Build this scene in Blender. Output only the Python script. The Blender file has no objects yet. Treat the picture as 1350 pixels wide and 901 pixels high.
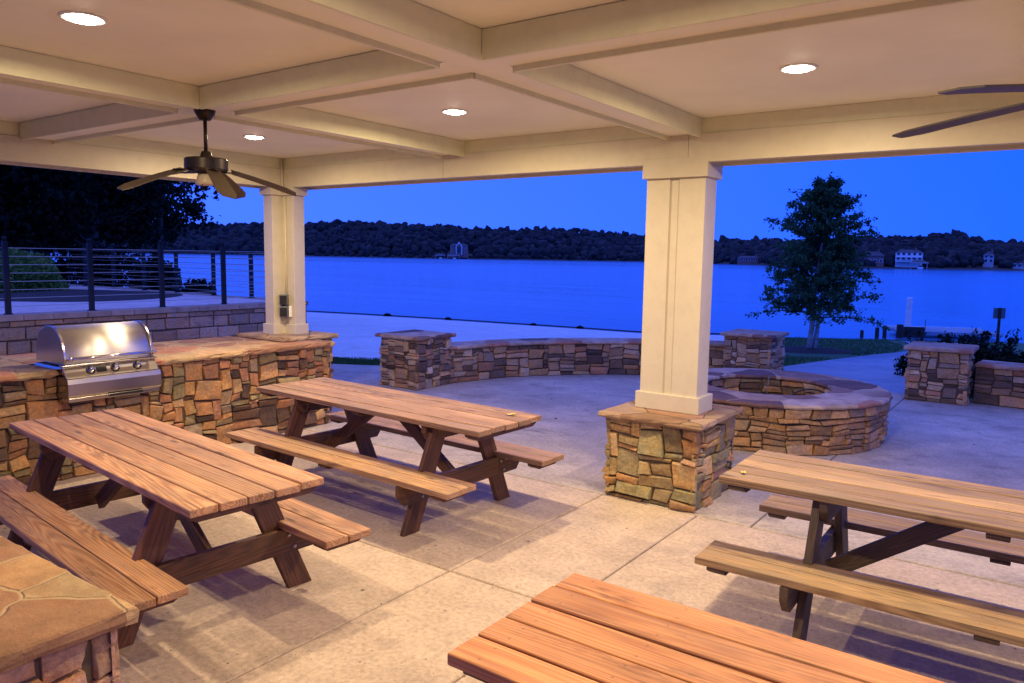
import bpy, math, random
import numpy as np
from mathutils import Vector, Matrix
rad = math.radians
SC = bpy.context.scene
COL = SC.collection

# ------------------------------------------------------------------ camera
EYE = np.array([0., 0., 1.85]); YAW, PIT, ROL, FPX = -35.6494, -6.384, .8957, 1005.
_y, _p, _r = rad(YAW), rad(PIT), rad(ROL)
FW = np.array([math.sin(_y)*math.cos(_p), math.cos(_y)*math.cos(_p), math.sin(_p)])
_rt = np.array([math.cos(_y), -math.sin(_y), 0.]); _up = np.cross(_rt, FW)
RT = math.cos(_r)*_rt + math.sin(_r)*_up
UP = -math.sin(_r)*_rt + math.cos(_r)*_up
cam = bpy.data.objects.new('camera', bpy.data.cameras.new('camera')); COL.objects.link(cam)
cam.matrix_world = Matrix(((RT[0], UP[0], -FW[0], 0), (RT[1], UP[1], -FW[1], 0), (RT[2], UP[2], -FW[2], 1.85), (0, 0, 0, 1)))
cam.data.sensor_width = 36; cam.data.lens = FPX*36/1350; cam.data.clip_end = 5000; cam.data.clip_start = .05
SC.camera = cam
FH = np.array([math.sin(_y), math.cos(_y), 0.]); RH = np.array([math.cos(_y), -math.sin(_y), 0.])
def survey(px, py, d):                      # bearing of a far landmark -> its place at distance d
    v = FW + RT*((px-675)/FPX) - UP*((py-450.5)/FPX)
    return EYE + v*d

# ------------------------------------------------------------------ mesh helpers
class MB:
    def __init__(s): s.v = []; s.f = []; s.g = []; s.c = []
    def add(s, vs, fs, gco=None, col=(0, 0, 0)):
        b = len(s.v); s.v += [tuple(p) for p in vs]
        s.g += [tuple(p) for p in (gco if gco is not None else vs)]
        s.c += [tuple(col)]*len(vs)
        s.f += [tuple(i+b for i in f) for f in fs]
    def prism(s, o, U, V, N, poly, t0, t1, col=(0, 0, 0), off=(0, 0, 0)):
        o, U, V, N = map(np.array, (o, U, V, N)); n = len(poly); vs = []; g = []
        for t in (t0, t1):
            for (a, b) in poly:
                vs.append(o+U*a+V*b+N*t); g.append((a+off[0], b+off[1], t+off[2]))
        fs = [tuple(range(n-1, -1, -1)), tuple(range(n, 2*n))] + [(i, (i+1) % n, n+(i+1) % n, n+i) for i in range(n)]
        if np.dot(np.cross(U, V), N)*(t1-t0) < 0: fs = [tuple(reversed(f)) for f in fs]
        s.add(vs, fs, g, col)
    def box(s, a, b, col=(0, 0, 0), off=(0, 0, 0)):
        s.prism((0, 0, 0), (1, 0, 0), (0, 1, 0), (0, 0, 1), [(a[0], a[1]), (b[0], a[1]), (b[0], b[1]), (a[0], b[1])], a[2], b[2], col, off)
    def tube(s, pts, rs, n=8, col=(0, 0, 0), cap=True):
        pts = [np.array(p, float) for p in pts]; vs = []; fs = []
        if np.isscalar(rs): rs = [rs]*len(pts)
        ref = None
        for i, p in enumerate(pts):
            d = pts[min(i+1, len(pts)-1)]-pts[max(i-1, 0)]; d = d/(np.linalg.norm(d)+1e-9)
            if ref is None: ref = np.array([0, 0, 1.]) if abs(d[2]) < .9 else np.array([1., 0, 0])
            a = np.cross(d, ref); a /= np.linalg.norm(a)+1e-9; b = np.cross(d, a); ref = np.cross(a, d)
            for k in range(n):
                t = 2*math.pi*k/n; vs.append(p+rs[i]*(math.cos(t)*a+math.sin(t)*b))
        for i in range(len(pts)-1):
            for k in range(n): fs.append((i*n+k, i*n+(k+1) % n, (i+1)*n+(k+1) % n, (i+1)*n+k))
        if cap: fs += [tuple(range(n-1, -1, -1)), tuple(range(len(vs)-n, len(vs)))]
        s.add(vs, fs, None, col)
    def lathe(s, prof, c=(0, 0, 0), n=32, col=(0, 0, 0), axis=None):
        vs = []; fs = []; m = len(prof)
        A = np.array(axis if axis is not None else (0, 0, 1.), float); A /= np.linalg.norm(A)
        X = np.cross(A, (0, 1., 0) if abs(A[1]) < .9 else (1., 0, 0)); X /= np.linalg.norm(X); Y = np.cross(A, X)
        for k in range(n):
            t = 2*math.pi*k/n
            for (r, z) in prof: vs.append(np.array(c)+r*(math.cos(t)*X+math.sin(t)*Y)+z*A)
        for k in range(n):
            for j in range(m-1): fs.append((k*m+j, ((k+1) % n)*m+j, ((k+1) % n)*m+j+1, k*m+j+1))
        s.add(vs, fs, None, col)
    def build(s, name, mat, parent=None, smooth=False, bevel=0, loc=None, seg=2, angle=30):
        me = bpy.data.meshes.new(name); me.from_pydata(s.v, [], s.f); me.update()
        at = me.attributes.new('gco', 'FLOAT_VECTOR', 'POINT'); at.data.foreach_set('vector', np.array(s.g, np.float32).ravel())
        ac = me.attributes.new('tint', 'FLOAT_VECTOR', 'POINT'); ac.data.foreach_set('vector', np.array(s.c, np.float32).ravel())
        if smooth: me.polygons.foreach_set('use_smooth', [True]*len(me.polygons))
        if smooth == 'sharp': me.set_sharp_from_angle(angle=rad(38))
        me.materials.append(mat)
        o = bpy.data.objects.new(name, me); COL.objects.link(o)
        if parent: o.parent = parent
        if loc is not None: o.location = loc
        if bevel:
            b = o.modifiers.new('bevel', 'BEVEL'); b.width = bevel; b.segments = seg; b.limit_method = 'ANGLE'; b.angle_limit = rad(angle)
        return o

def np_mesh(name, V, F, mat, parent=None, tint=None, smooth=False):     # V (n,3), F (m,k) arrays
    me = bpy.data.meshes.new(name); V = np.asarray(V, np.float32); F = np.asarray(F, np.int32)
    me.vertices.add(len(V)); me.vertices.foreach_set('co', V.ravel())
    k = F.shape[1]; me.loops.add(F.size); me.loops.foreach_set('vertex_index', F.ravel())
    me.polygons.add(len(F)); me.polygons.foreach_set('loop_start', np.arange(0, F.size, k, dtype=np.int32))
    me.polygons.foreach_set('loop_total', np.full(len(F), k, np.int32))
    if smooth: me.polygons.foreach_set('use_smooth', np.ones(len(F), bool))
    me.update(calc_edges=True); me.validate()
    if tint is not None:
        ac = me.attributes.new('tint', 'FLOAT_VECTOR', 'POINT'); ac.data.foreach_set('vector', np.asarray(tint, np.float32).ravel())
    me.materials.append(mat)
    o = bpy.data.objects.new(name, me); COL.objects.link(o)
    if parent: o.parent = parent
    return o

def tag(o, label=None, cat=None, group=None, kind=None):
    if label: o['label'] = label
    if cat: o['category'] = cat
    if group: o['group'] = group
    if kind: o['kind'] = kind
    return o
def thing(name, label, cat, loc=(0, 0, 0), rz=0, group=None):
    o = bpy.data.objects.new(name, None); COL.objects.link(o); o.location = loc; o.rotation_euler = (0, 0, rz)
    o.empty_display_size = .1
    return tag(o, label, cat, group)
def copy_tree(o, parent=None):
    c = o.copy(); COL.objects.link(c)
    if parent is not None: c.parent = parent
    for ch in list(o.children): copy_tree(ch, c)
    return c

# ------------------------------------------------------------------ materials
class NT:
    def __init__(s, name):
        s.m = bpy.data.materials.new(name); s.m.use_nodes = True; s.t = s.m.node_tree
        s.b = s.t.nodes['Principled BSDF']; s.out = s.t.nodes['Material Output']
    def n(s, typ, **k):
        x = s.t.nodes.new(typ)
        for a, v in k.items():
            if a.startswith('i_'):
                key = a[2:].replace('_', ' ')
                x.inputs[int(key) if key.isdigit() else key].default_value = v
            else: setattr(x, a, v)
        return x
    def l(s, a, b): s.t.links.new(a, b)
    def attr(s, n): return s.n('ShaderNodeAttribute', attribute_name=n).outputs['Vector']
    def obj(s): return s.n('ShaderNodeTexCoord').outputs['Object']
    def mapping(s, vec, scale=(1, 1, 1), loc=(0, 0, 0)):
        m = s.n('ShaderNodeMapping'); m.inputs['Scale'].default_value = scale; m.inputs['Location'].default_value = loc
        s.l(vec, m.inputs['Vector']); return m.outputs[0]
    def noise(s, vec, scale, detail=4, rough=.55, dist=0):
        x = s.n('ShaderNodeTexNoise'); x.inputs['Scale'].default_value = scale; x.inputs['Detail'].default_value = detail
        x.inputs['Roughness'].default_value = rough; x.inputs['Distortion'].default_value = dist
        if vec is not None: s.l(vec, x.inputs['Vector'])
        return x.outputs[0]
    def ramp(s, fac, stops):
        r = s.n('ShaderNodeValToRGB'); e = r.color_ramp.elements
        while len(e) < len(stops): e.new(.5)
        for i, (p, c) in enumerate(stops):
            e[i].position = p; e[i].color = (c if hasattr(c, '__len__') else (c, c, c))[:3]+(1,) if hasattr(c, '__len__') else (c, c, c, 1)
        s.l(fac, r.inputs[0]); return r.outputs[0]
    def mix(s, fac, a, b, mode='MIX'):
        x = s.n('ShaderNodeMix', data_type='RGBA', blend_type=mode)
        for v, i in ((fac, 0), (a, 6), (b, 7)):
            if isinstance(v, bpy.types.NodeSocket): s.l(v, x.inputs[i])
            elif i == 0: x.inputs[0].default_value = v
            else: x.inputs[i].default_value = tuple(v)[:3]+(1,)
        return x.outputs[2]
    def math(s, op, a, b=None, c=None):
        x = s.n('ShaderNodeMath', operation=op)
        for i, v in enumerate((a, b, c)):
            if v is None: continue
            if isinstance(v, bpy.types.NodeSocket): s.l(v, x.inputs[i])
            else: x.inputs[i].default_value = v
        return x.outputs[0]
    def bump(s, h, strength=.3, dist=.01, normal=None):
        x = s.n('ShaderNodeBump'); x.inputs['Strength'].default_value = strength; x.inputs['Distance'].default_value = dist
        s.l(h, x.inputs['Height'])
        if normal is not None: s.l(normal, x.inputs['Normal'])
        return x.outputs[0]
    def fin(s, color=None, rough=None, normal=None, metal=None):
        for v, k in ((color, 'Base Color'), (rough, 'Roughness'), (normal, 'Normal'), (metal, 'Metallic')):
            if v is None: continue
            if isinstance(v, bpy.types.NodeSocket): s.l(v, s.b.inputs[k])
            elif k == 'Base Color': s.b.inputs[k].default_value = tuple(v)[:3]+(1,)
            else: s.b.inputs[k].default_value = v
        return s.m

def m_plain(name, col, rough=.5, metal=0, var=.12, scale=6, bump=0):
    t = NT(name); v = t.obj(); n = t.noise(v, scale, 5)
    c = t.mix(t.ramp(n, [(.3, 0), (.7, 1)]), [x*(1-var) for x in col], [min(1, x*(1+var)) for x in col])
    return t.fin(c, rough, t.bump(t.noise(v, scale*12, 3), bump, .004) if bump else None, metal)
def m_paint(name='cream_paint', lo=(.585, .53, .37), hi=(.645, .585, .415)):
    t = NT(name); v = t.obj()
    n = t.noise(v, 1.3, 5); c = t.mix(n, lo, hi)
    d = t.ramp(t.noise(v, 9, 6, .7), [(.25, .90), (.55, 1)])
    c = t.mix(1, c, d, 'MULTIPLY')
    h = t.noise(t.mapping(v, (1, 1, 4)), 40, 3)
    return t.fin(c, .5, t.bump(h, .12, .003))
def m_wood(name, light, dark, grey=(.30, .24, .19), greyness=.35, contrast=1.0):
    t = NT(name); g = t.attr('gco'); oi = t.n('ShaderNodeObjectInfo').outputs['Random']
    cmb = t.n('ShaderNodeCombineXYZ'); t.l(t.math('MULTIPLY', oi, 53.), cmb.inputs[0]); t.l(t.math('MULTIPLY', oi, 31.), cmb.inputs[1])
    va = t.n('ShaderNodeVectorMath', operation='ADD'); t.l(g, va.inputs[0]); t.l(cmb.outputs[0], va.inputs[1]); g2 = va.outputs[0]
    field = t.noise(t.mapping(g2, (.30, 5.6, 5.6)), 1.0, 1.5, .45, .30)          # growth rings as contour lines of a stretched field
    rings = t.math('PINGPONG', t.math('MULTIPLY', field, 30.), .5)
    rings = t.ramp(rings, [(.08, 0), (.42, 1)])
    fib = t.noise(t.mapping(g2, (3., 130, 130)), 1., 3, .6)
    f = t.math('ADD', t.math('MULTIPLY', rings, .34*contrast), t.math('MULTIPLY', fib, .75))
    c = t.mix(t.ramp(f, [(.2, 0), (.85, 1)]), dark, light)
    tone = t.n('ShaderNodeSeparateXYZ'); t.l(t.attr('tint'), tone.inputs[0])
    c = t.mix(1, c, t.ramp(tone.outputs[0], [(0, .58), (1, 1.28)]), 'MULTIPLY')
    w = t.ramp(t.noise(t.mapping(g2, (.9, 9, 9)), 2.3, 6, .65), [(.44, 0), (.62, 1)])
    c = t.mix(t.math('MULTIPLY', w, greyness), c, grey)
    st = t.ramp(t.noise(t.mapping(g2, (1.7, 7, 7)), 2.1, 5, .65), [(.58, 1), (.74, .42)])   # weather stains
    pl = t.ramp(t.noise(t.mapping(g2, (.6, 2.5, 2.5), (5, 2, 0)), 2.0, 4, .6), [(.3, .72), (.7, 1.22)]); c = t.mix(1, c, pl, 'MULTIPLY')
    c = t.mix(1, c, st, 'MULTIPLY')
    vk = t.n('ShaderNodeTexVoronoi', i_Scale=1.0); t.l(t.mapping(g2, (1.6, 6.5, 6.5)), vk.inputs['Vector'])
    kn = t.ramp(vk.outputs['Distance'], [(.05, .35), (.11, 1)])
    c = t.mix(1, c, kn, 'MULTIPLY')
    cr = t.ramp(t.noise(t.mapping(g2, (1.2, 75, 75)), 1., 2, .5), [(.27, .35), (.33, 1)])    # checks along the grain
    c = t.mix(1, c, cr, 'MULTIPLY')
    sx = t.n('ShaderNodeSeparateXYZ'); t.l(t.obj(), sx.inputs[0]); ax_ = t.math('ABSOLUTE', sx.outputs[0])
    dx = t.math('MINIMUM', t.math('MINIMUM', t.math('ABSOLUTE', t.math('SUBTRACT', ax_, 1.13)), t.math('ABSOLUTE', t.math('SUBTRACT', ax_, .025))), t.math('ABSOLUTE', t.math('SUBTRACT', ax_, .79)))
    fy = t.math('FRACT', t.math('DIVIDE', t.math('ADD', sx.outputs[1], 7.35), .14)); dy = t.math('MULTIPLY', t.math('ABSOLUTE', t.math('SUBTRACT', t.math('PINGPONG', fy, .5), .24)), .14)
    ds = t.math('SQRT', t.math('ADD', t.math('MULTIPLY', dx, dx), t.math('MULTIPLY', dy, dy)))
    c = t.mix(t.ramp(ds, [(.0028, .8), (.0044, 0)]), c, (.06, .04, .03))
    h = t.math('ADD', t.math('MULTIPLY', rings, .5), t.math('ADD', fib, cr))
    return t.fin(c, .62, t.bump(h, .35, .0025))
def m_stone(name, sat=1.0, val=1.0):
    t = NT(name); v = t.obj(); c = t.attr('tint')
    n1 = t.noise(v, 7, 6, .65); n2 = t.noise(v, 42, 5, .6)
    c1 = t.mix(t.ramp(n1, [(.35, 0), (.66, 1)]), c, t.mix(1, c, (1.35, 1.06, .72), 'MULTIPLY'))
    c1 = t.mix(t.ramp(t.noise(t.mapping(v, (1, 1, 2.2), (3, 1, 7)), 5.3, 5, .7), [(.52, 0), (.72, .75)]), c1, t.mix(1, c, (.45, .42, .42), 'MULTIPLY'))
    c1 = t.mix(1, c1, t.ramp(n2, [(.2, .55*val), (.75, 1.28*val)]), 'MULTIPLY')
    h = t.math('ADD', t.noise(v, 22, 6, .7), t.math('MULTIPLY', n2, .5))
    return t.fin(c1, .85, t.bump(h, .8, .012))
def m_flag(name, scale=2.6, pal=None, mortar=(.50, .36, .19), mw=.02, warp=.25):
    t = NT(name); v = t.obj(); vz = t.mapping(v, (1, 1, .0))
    nz = t.n('ShaderNodeTexNoise', i_Scale=2.2, i_Detail=3.); t.l(vz, nz.inputs['Vector'])
    va = t.n('ShaderNodeVectorMath', operation='MULTIPLY_ADD'); t.l(nz.outputs[1], va.inputs[0]); va.inputs[1].default_value = (warp, warp, 0); t.l(vz, va.inputs[2])
    def vor(feat):
        x = t.n('ShaderNodeTexVoronoi', feature=feat, i_Scale=scale, i_Randomness=.95); t.l(va.outputs[0], x.inputs['Vector']); return x
    cell = t.n('ShaderNodeSeparateColor'); t.l(vor('F1').outputs['Color'], cell.inputs[0])
    pal = pal or [(.36, .24, .13), (.30, .21, .12), (.42, .30, .17), (.27, .17, .10), (.34, .20, .13), (.38, .27, .18)]
    r = t.ramp(cell.outputs[0], [(i/len(pal), p) for i, p in enumerate(pal)]); r.node.color_ramp.interpolation = 'CONSTANT'
    n1 = t.noise(v, 5, 6, .65); c = t.mix(1, r, t.ramp(n1, [(.25, .6), (.7, 1.3)]), 'MULTIPLY')
    c = t.mix(t.ramp(t.noise(t.mapping(v, (1, 2.5, 1)), 3.1, 6, .7), [(.5, 0), (.72, .6)]), c, (.30, .13, .06))
    e = t.ramp(vor('DISTANCE_TO_EDGE').outputs['Distance'], [(mw*.6, 0), (mw*1.6, 1)])
    sep = t.n('ShaderNodeSeparateXYZ'); g = t.n('ShaderNodeNewGeometry'); t.l(g.outputs['True Normal'], sep.inputs[0])
    top = t.math('GREATER_THAN', sep.outputs[2], .6); e2 = t.math('SUBTRACT', 1, t.math('MULTIPLY', t.math('SUBTRACT', 1, e), top))
    c = t.mix(e2, t.mix(t.noise(v, 60, 3), [m*.8 for m in mortar], mortar), c)
    h = t.math('ADD', t.math('MULTIPLY', e2, .8), t.math('ADD', t.noise(v, 14, 6, .65), t.math('MULTIPLY', t.noise(v, 70, 3), .4)))
    t.b.inputs['Specular IOR Level'].default_value = .2
    return t.fin(c, .85, t.bump(h, .9, .010))
def m_concrete(name, a, b, speck=True, stain=.30):
    t = NT(name); v = t.obj()
    c = t.mix(t.ramp(t.noise(v, .7, 7, .62), [(.32, 0), (.68, 1)]), a, b)
    c = t.mix(1, c, t.ramp(t.noise(v, 4.5, 7, .7), [(.28, .80), (.60, 1.06)]), 'MULTIPLY')
    c = t.mix(1, c, t.ramp(t.noise(v, 34, 5, .65), [(.3, .74), (.62, 1.12)]), 'MULTIPLY')
    c = t.mix(1, c, t.ramp(t.noise(v, 180, 3, .6), [(.3, .82), (.65, 1.1)]), 'MULTIPLY')
    st = t.ramp(t.noise(t.mapping(v, (1, 1.6, 1), (4, 9, 0)), 1.6, 8, .72), [(.54, 0), (.70, 1)])
    c = t.mix(t.math('MULTIPLY', st, stain), c, [x*.42 for x in a])
    h = t.math('ADD', t.noise(v, 60, 4, .6), t.noise(v, 220, 2))
    if speck:
        for sc, lo, hi in ((9., .045, .07), (3.1, .03, .042), (23., .07, .11)):
            x = t.n('ShaderNodeTexVoronoi', i_Scale=sc); t.l(v, x.inputs['Vector'])
            s = t.n('ShaderNodeSeparateColor'); t.l(x.outputs['Color'], s.inputs[0])
            d = t.math('MULTIPLY', t.math('SUBTRACT', 1, t.ramp(x.outputs['Distance'], [(lo, 0), (hi, 1)])), t.math('GREATER_THAN', s.outputs[0], .55))
            c = t.mix(t.math('MULTIPLY', d, .8), c, (.05, .04, .035))
    return t.fin(c, .78, t.bump(h, .25, .003))
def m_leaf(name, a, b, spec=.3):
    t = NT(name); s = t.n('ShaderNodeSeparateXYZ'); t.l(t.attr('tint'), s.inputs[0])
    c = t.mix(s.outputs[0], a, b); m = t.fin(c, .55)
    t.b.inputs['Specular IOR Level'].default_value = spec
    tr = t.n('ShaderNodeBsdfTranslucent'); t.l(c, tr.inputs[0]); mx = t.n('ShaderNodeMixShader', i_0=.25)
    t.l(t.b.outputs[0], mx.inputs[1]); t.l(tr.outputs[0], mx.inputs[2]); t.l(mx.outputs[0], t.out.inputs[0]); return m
def m_emit(name, col, st):
    t = NT(name); t.b.inputs['Base Color'].default_value = (1, 1, 1, 1)
    t.b.inputs['Emission Color'].default_value = tuple(col)+(1,); t.b.inputs['Emission Strength'].default_value = st; return t.m
def m_steel(name, rough=.22, aniso=0.):
    t = NT(name); v = t.obj()
    sm = t.ramp(t.noise(t.mapping(v, (1, .25, 1)), 4, 4, .6), [(.3, rough*.85), (.7, rough*1.25)])
    c = t.mix(t.noise(t.mapping(v, (1, .3, 1)), 6, 5, .7), (.50, .47, .43), (.62, .59, .54))
    m = t.fin(c, sm, None, 1.0)
    if aniso:
        tg = t.n('ShaderNodeTangent', direction_type='RADIAL', axis='Y'); t.l(tg.outputs[0], t.b.inputs['Tangent']); t.b.inputs['Anisotropic'].default_value = aniso; t.b.inputs['Anisotropic Rotation'].default_value = 0
    return m

PAINT = m_paint(); PAINTB = m_paint('beam_paint', (.70, .685, .45), (.76, .745, .50))
CEIL = m_plain('ceiling_paint', (.84, .815, .66), .6, 0, .05, 2, .15)
CONC = m_concrete('concrete', (.50, .395, .30), (.57, .455, .35))
CONC2 = m_concrete('patio_concrete', (.36, .31, .25), (.62, .53, .42), True, .75)
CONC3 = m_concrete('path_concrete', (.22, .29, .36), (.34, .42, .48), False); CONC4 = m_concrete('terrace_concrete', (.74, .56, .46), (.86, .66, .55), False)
STONE = m_stone('ledge_stone'); MORTAR = m_plain('dark_mortar', (.12, .085, .058), .95)
FLAG = m_flag('flagstone', 2.7, [(.46, .28, .13), (.36, .19, .095), (.50, .34, .17), (.30, .17, .09), (.46, .22, .12), (.40, .29, .15)], mw=.018)
CAPF = m_flag('pedestal_flagstone', 1.9, mw=.008, mortar=(.16, .11, .07))
CAPB = m_flag('dusky_flagstone', 2.0, [(.40, .28, .20), (.26, .16, .12), (.46, .33, .24), (.15, .09, .08), (.40, .20, .13), (.50, .38, .29)], (.50, .39, .28), .014)
BLOCK = m_stone('split_block', val=.9)
W1 = m_wood('wood_pinkish', (.60, .335, .155), (.26, .105, .036), (.30, .22, .17), .35)
W2 = m_wood('wood_tan', (.52, .31, .155), (.24, .115, .05), (.26, .21, .16), .4)
W3 = m_wood('wood_weathered', (.46, .30, .14), (.18, .10, .045), (.22, .18, .12), .5)
W4 = m_wood('wood_orange', (.70, .33, .125), (.36, .125, .04), (.36, .2, .12), .25, .8)
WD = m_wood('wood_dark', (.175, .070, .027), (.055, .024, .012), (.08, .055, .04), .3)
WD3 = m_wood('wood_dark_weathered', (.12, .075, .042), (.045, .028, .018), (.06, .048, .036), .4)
BRONZE = m_plain('bronze_metal', (.035, .026, .02), .38, .6, .2)
BLADE = m_plain('fan_blade', (.065, .047, .027), .5, 0, .25)
GLASSW = m_plain('frosted_glass', (.55, .47, .30), .35)
BLACK = m_plain('black_metal', (.006, .006, .006), .7)
CABLE = m_plain('steel_cable', (.5, .47, .42), .35, .8)
STEEL = m_steel('brushed_steel', .33, .95)
STEEL2 = m_steel('panel_steel', .20)
CHROME = m_plain('chrome', (.75, .73, .7), .1, 1, .05)
DARK = m_plain('dark_gap', (.01, .009, .008), .8)
LENS = m_emit('lamp_lens', (1, .85, .66), 16)
GREYBOX = m_plain('grey_box', (.12, .13, .13), .45, 0, .1)
GALV = m_plain('bolt_zinc', (.32, .30, .28), .4, .8)
GRASS = m_plain('lawn_green', (.040, .12, .038), .9, 0, .4, 3, .6)
MULCH = m_plain('mulch', (.050, .032, .024), .95, 0, .5, 18, 1.)
SAND = m_concrete('shore_sand', (.66, .70, .66), (.82, .84, .78), True)
SOIL = m_plain('soil', (.07, .06, .045), .95, 0, .3)
BARK = m_plain('pale_bark', (.40, .36, .32), .85, 0, .4, 14, .8)
BARKD = m_plain('dark_bark', (.06, .045, .035), .9, 0, .4, 10, .8)
LEAF1 = m_leaf('young_leaf', (.02, .065, .024), (.07, .17, .055))
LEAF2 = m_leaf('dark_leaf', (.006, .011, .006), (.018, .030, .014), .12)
LEAF3 = m_leaf('bush_leaf', (.10, .17, .03), (.25, .36, .07))
WOODS = m_leaf('far_foliage', (.018, .020, .024), (.060, .066, .062), .1)
HWALL = m_plain('house_white', (.50, .48, .47), .7)
HBRICK = m_plain('house_brick', (.30, .15, .12), .8)
HROOF = m_plain('house_roof', (.08, .08, .09), .8)
HWIN = m_plain('house_window', (.04, .045, .06), .15)
WHITE = m_plain('white_paint', (.82, .82, .80), .5)
PILE = m_plain('dark_timber', (.035, .028, .024), .85, 0, .3)
SIGN = m_plain('sign_aluminium', (.16, .16, .17), .5, .3)
ASH = m_plain('ash', (.10, .09, .085), .95, 0, .5, 25, 1.)
IRON = m_plain('grate_iron', (.05, .042, .038), .7, .5, .3)
YLEAF = m_plain('yellow_leaf', (.62, .50, .14), .6)

# ------------------------------------------------------------------ stonework
PALW = [(.43, .27, .125), (.48, .30, .12), (.38, .24, .115), (.22, .135, .07), (.33, .26, .165), (.10, .068, .045), (.44, .25, .14), (.29, .245, .13), (.52, .36, .18), (.42, .23, .105), (.26, .22, .11), (.14, .09, .055), (.34, .18, .09)]
PALP = [(.40, .29, .145), (.43, .30, .13), (.34, .28, .15), (.25, .19, .10), (.30, .27, .16), (.12, .09, .055), (.38, .25, .13), (.27, .255, .14), (.46, .35, .19), (.40, .24, .11), (.25, .23, .12), (.20, .17, .095), (.33, .22, .15)]
PALC = [(.41, .29, .18), (.34, .23, .13), (.24, .165, .105), (.47, .36, .24), (.17, .125, .09), (.30, .25, .19), (.44, .28, .155), (.12, .085, .065), (.50, .41, .30), (.36, .20, .115)]
PALB = [(.44, .32, .24), (.38, .27, .20), (.50, .37, .28), (.36, .28, .22), (.45, .30, .21)]
def skyline(S, H, rng, hs, wmin, wmax, q=.02):
    n = max(2, int(round(S/q))); q = S/n; top = np.zeros(n); out = []
    for _ in range(6000):
        m = top.min()
        if m >= H-1e-6: break
        i = int(np.argmin(top)); j = i
        while j < n and abs(top[j]-m) < 1e-6: j += 1
        w = rng.uniform(wmin, wmax); h = rng.choice(hs)
        if h < min(hs)*1.5: w = max(w, wmax*.55)
        k = min(j, i+max(2, int(round(w/q))))
        if (j-k)*q < wmin*.7: k = j
        if k == n or (n-k)*q < wmin*.7: k = min(j, n) if j == n else k
        if m+h > H-min(hs)*.75: h = H-m
        if h > .30 and (k-i)*q > .26: k = i+int(.22/q)
        out.append((i*q, k*q, m, m+h)); top[i:k] = m+h
    return out
def rows(S, H, rng, rh, wmin, wmax):
    out = []; h = 0; r = 0
    while h < H-.02:
        h2 = min(H, h+rh); s = -rng.uniform(0, wmin)
        while s < S:
            s2 = s+rng.uniform(wmin, wmax); a, b = max(0, s), min(S, s2)
            if S-b < .08: b = S
            if b-a > .03: out.append((a, b, h, h2))
            s = s2 if b < S else S
        h = h2; r += 1
    return out
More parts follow.
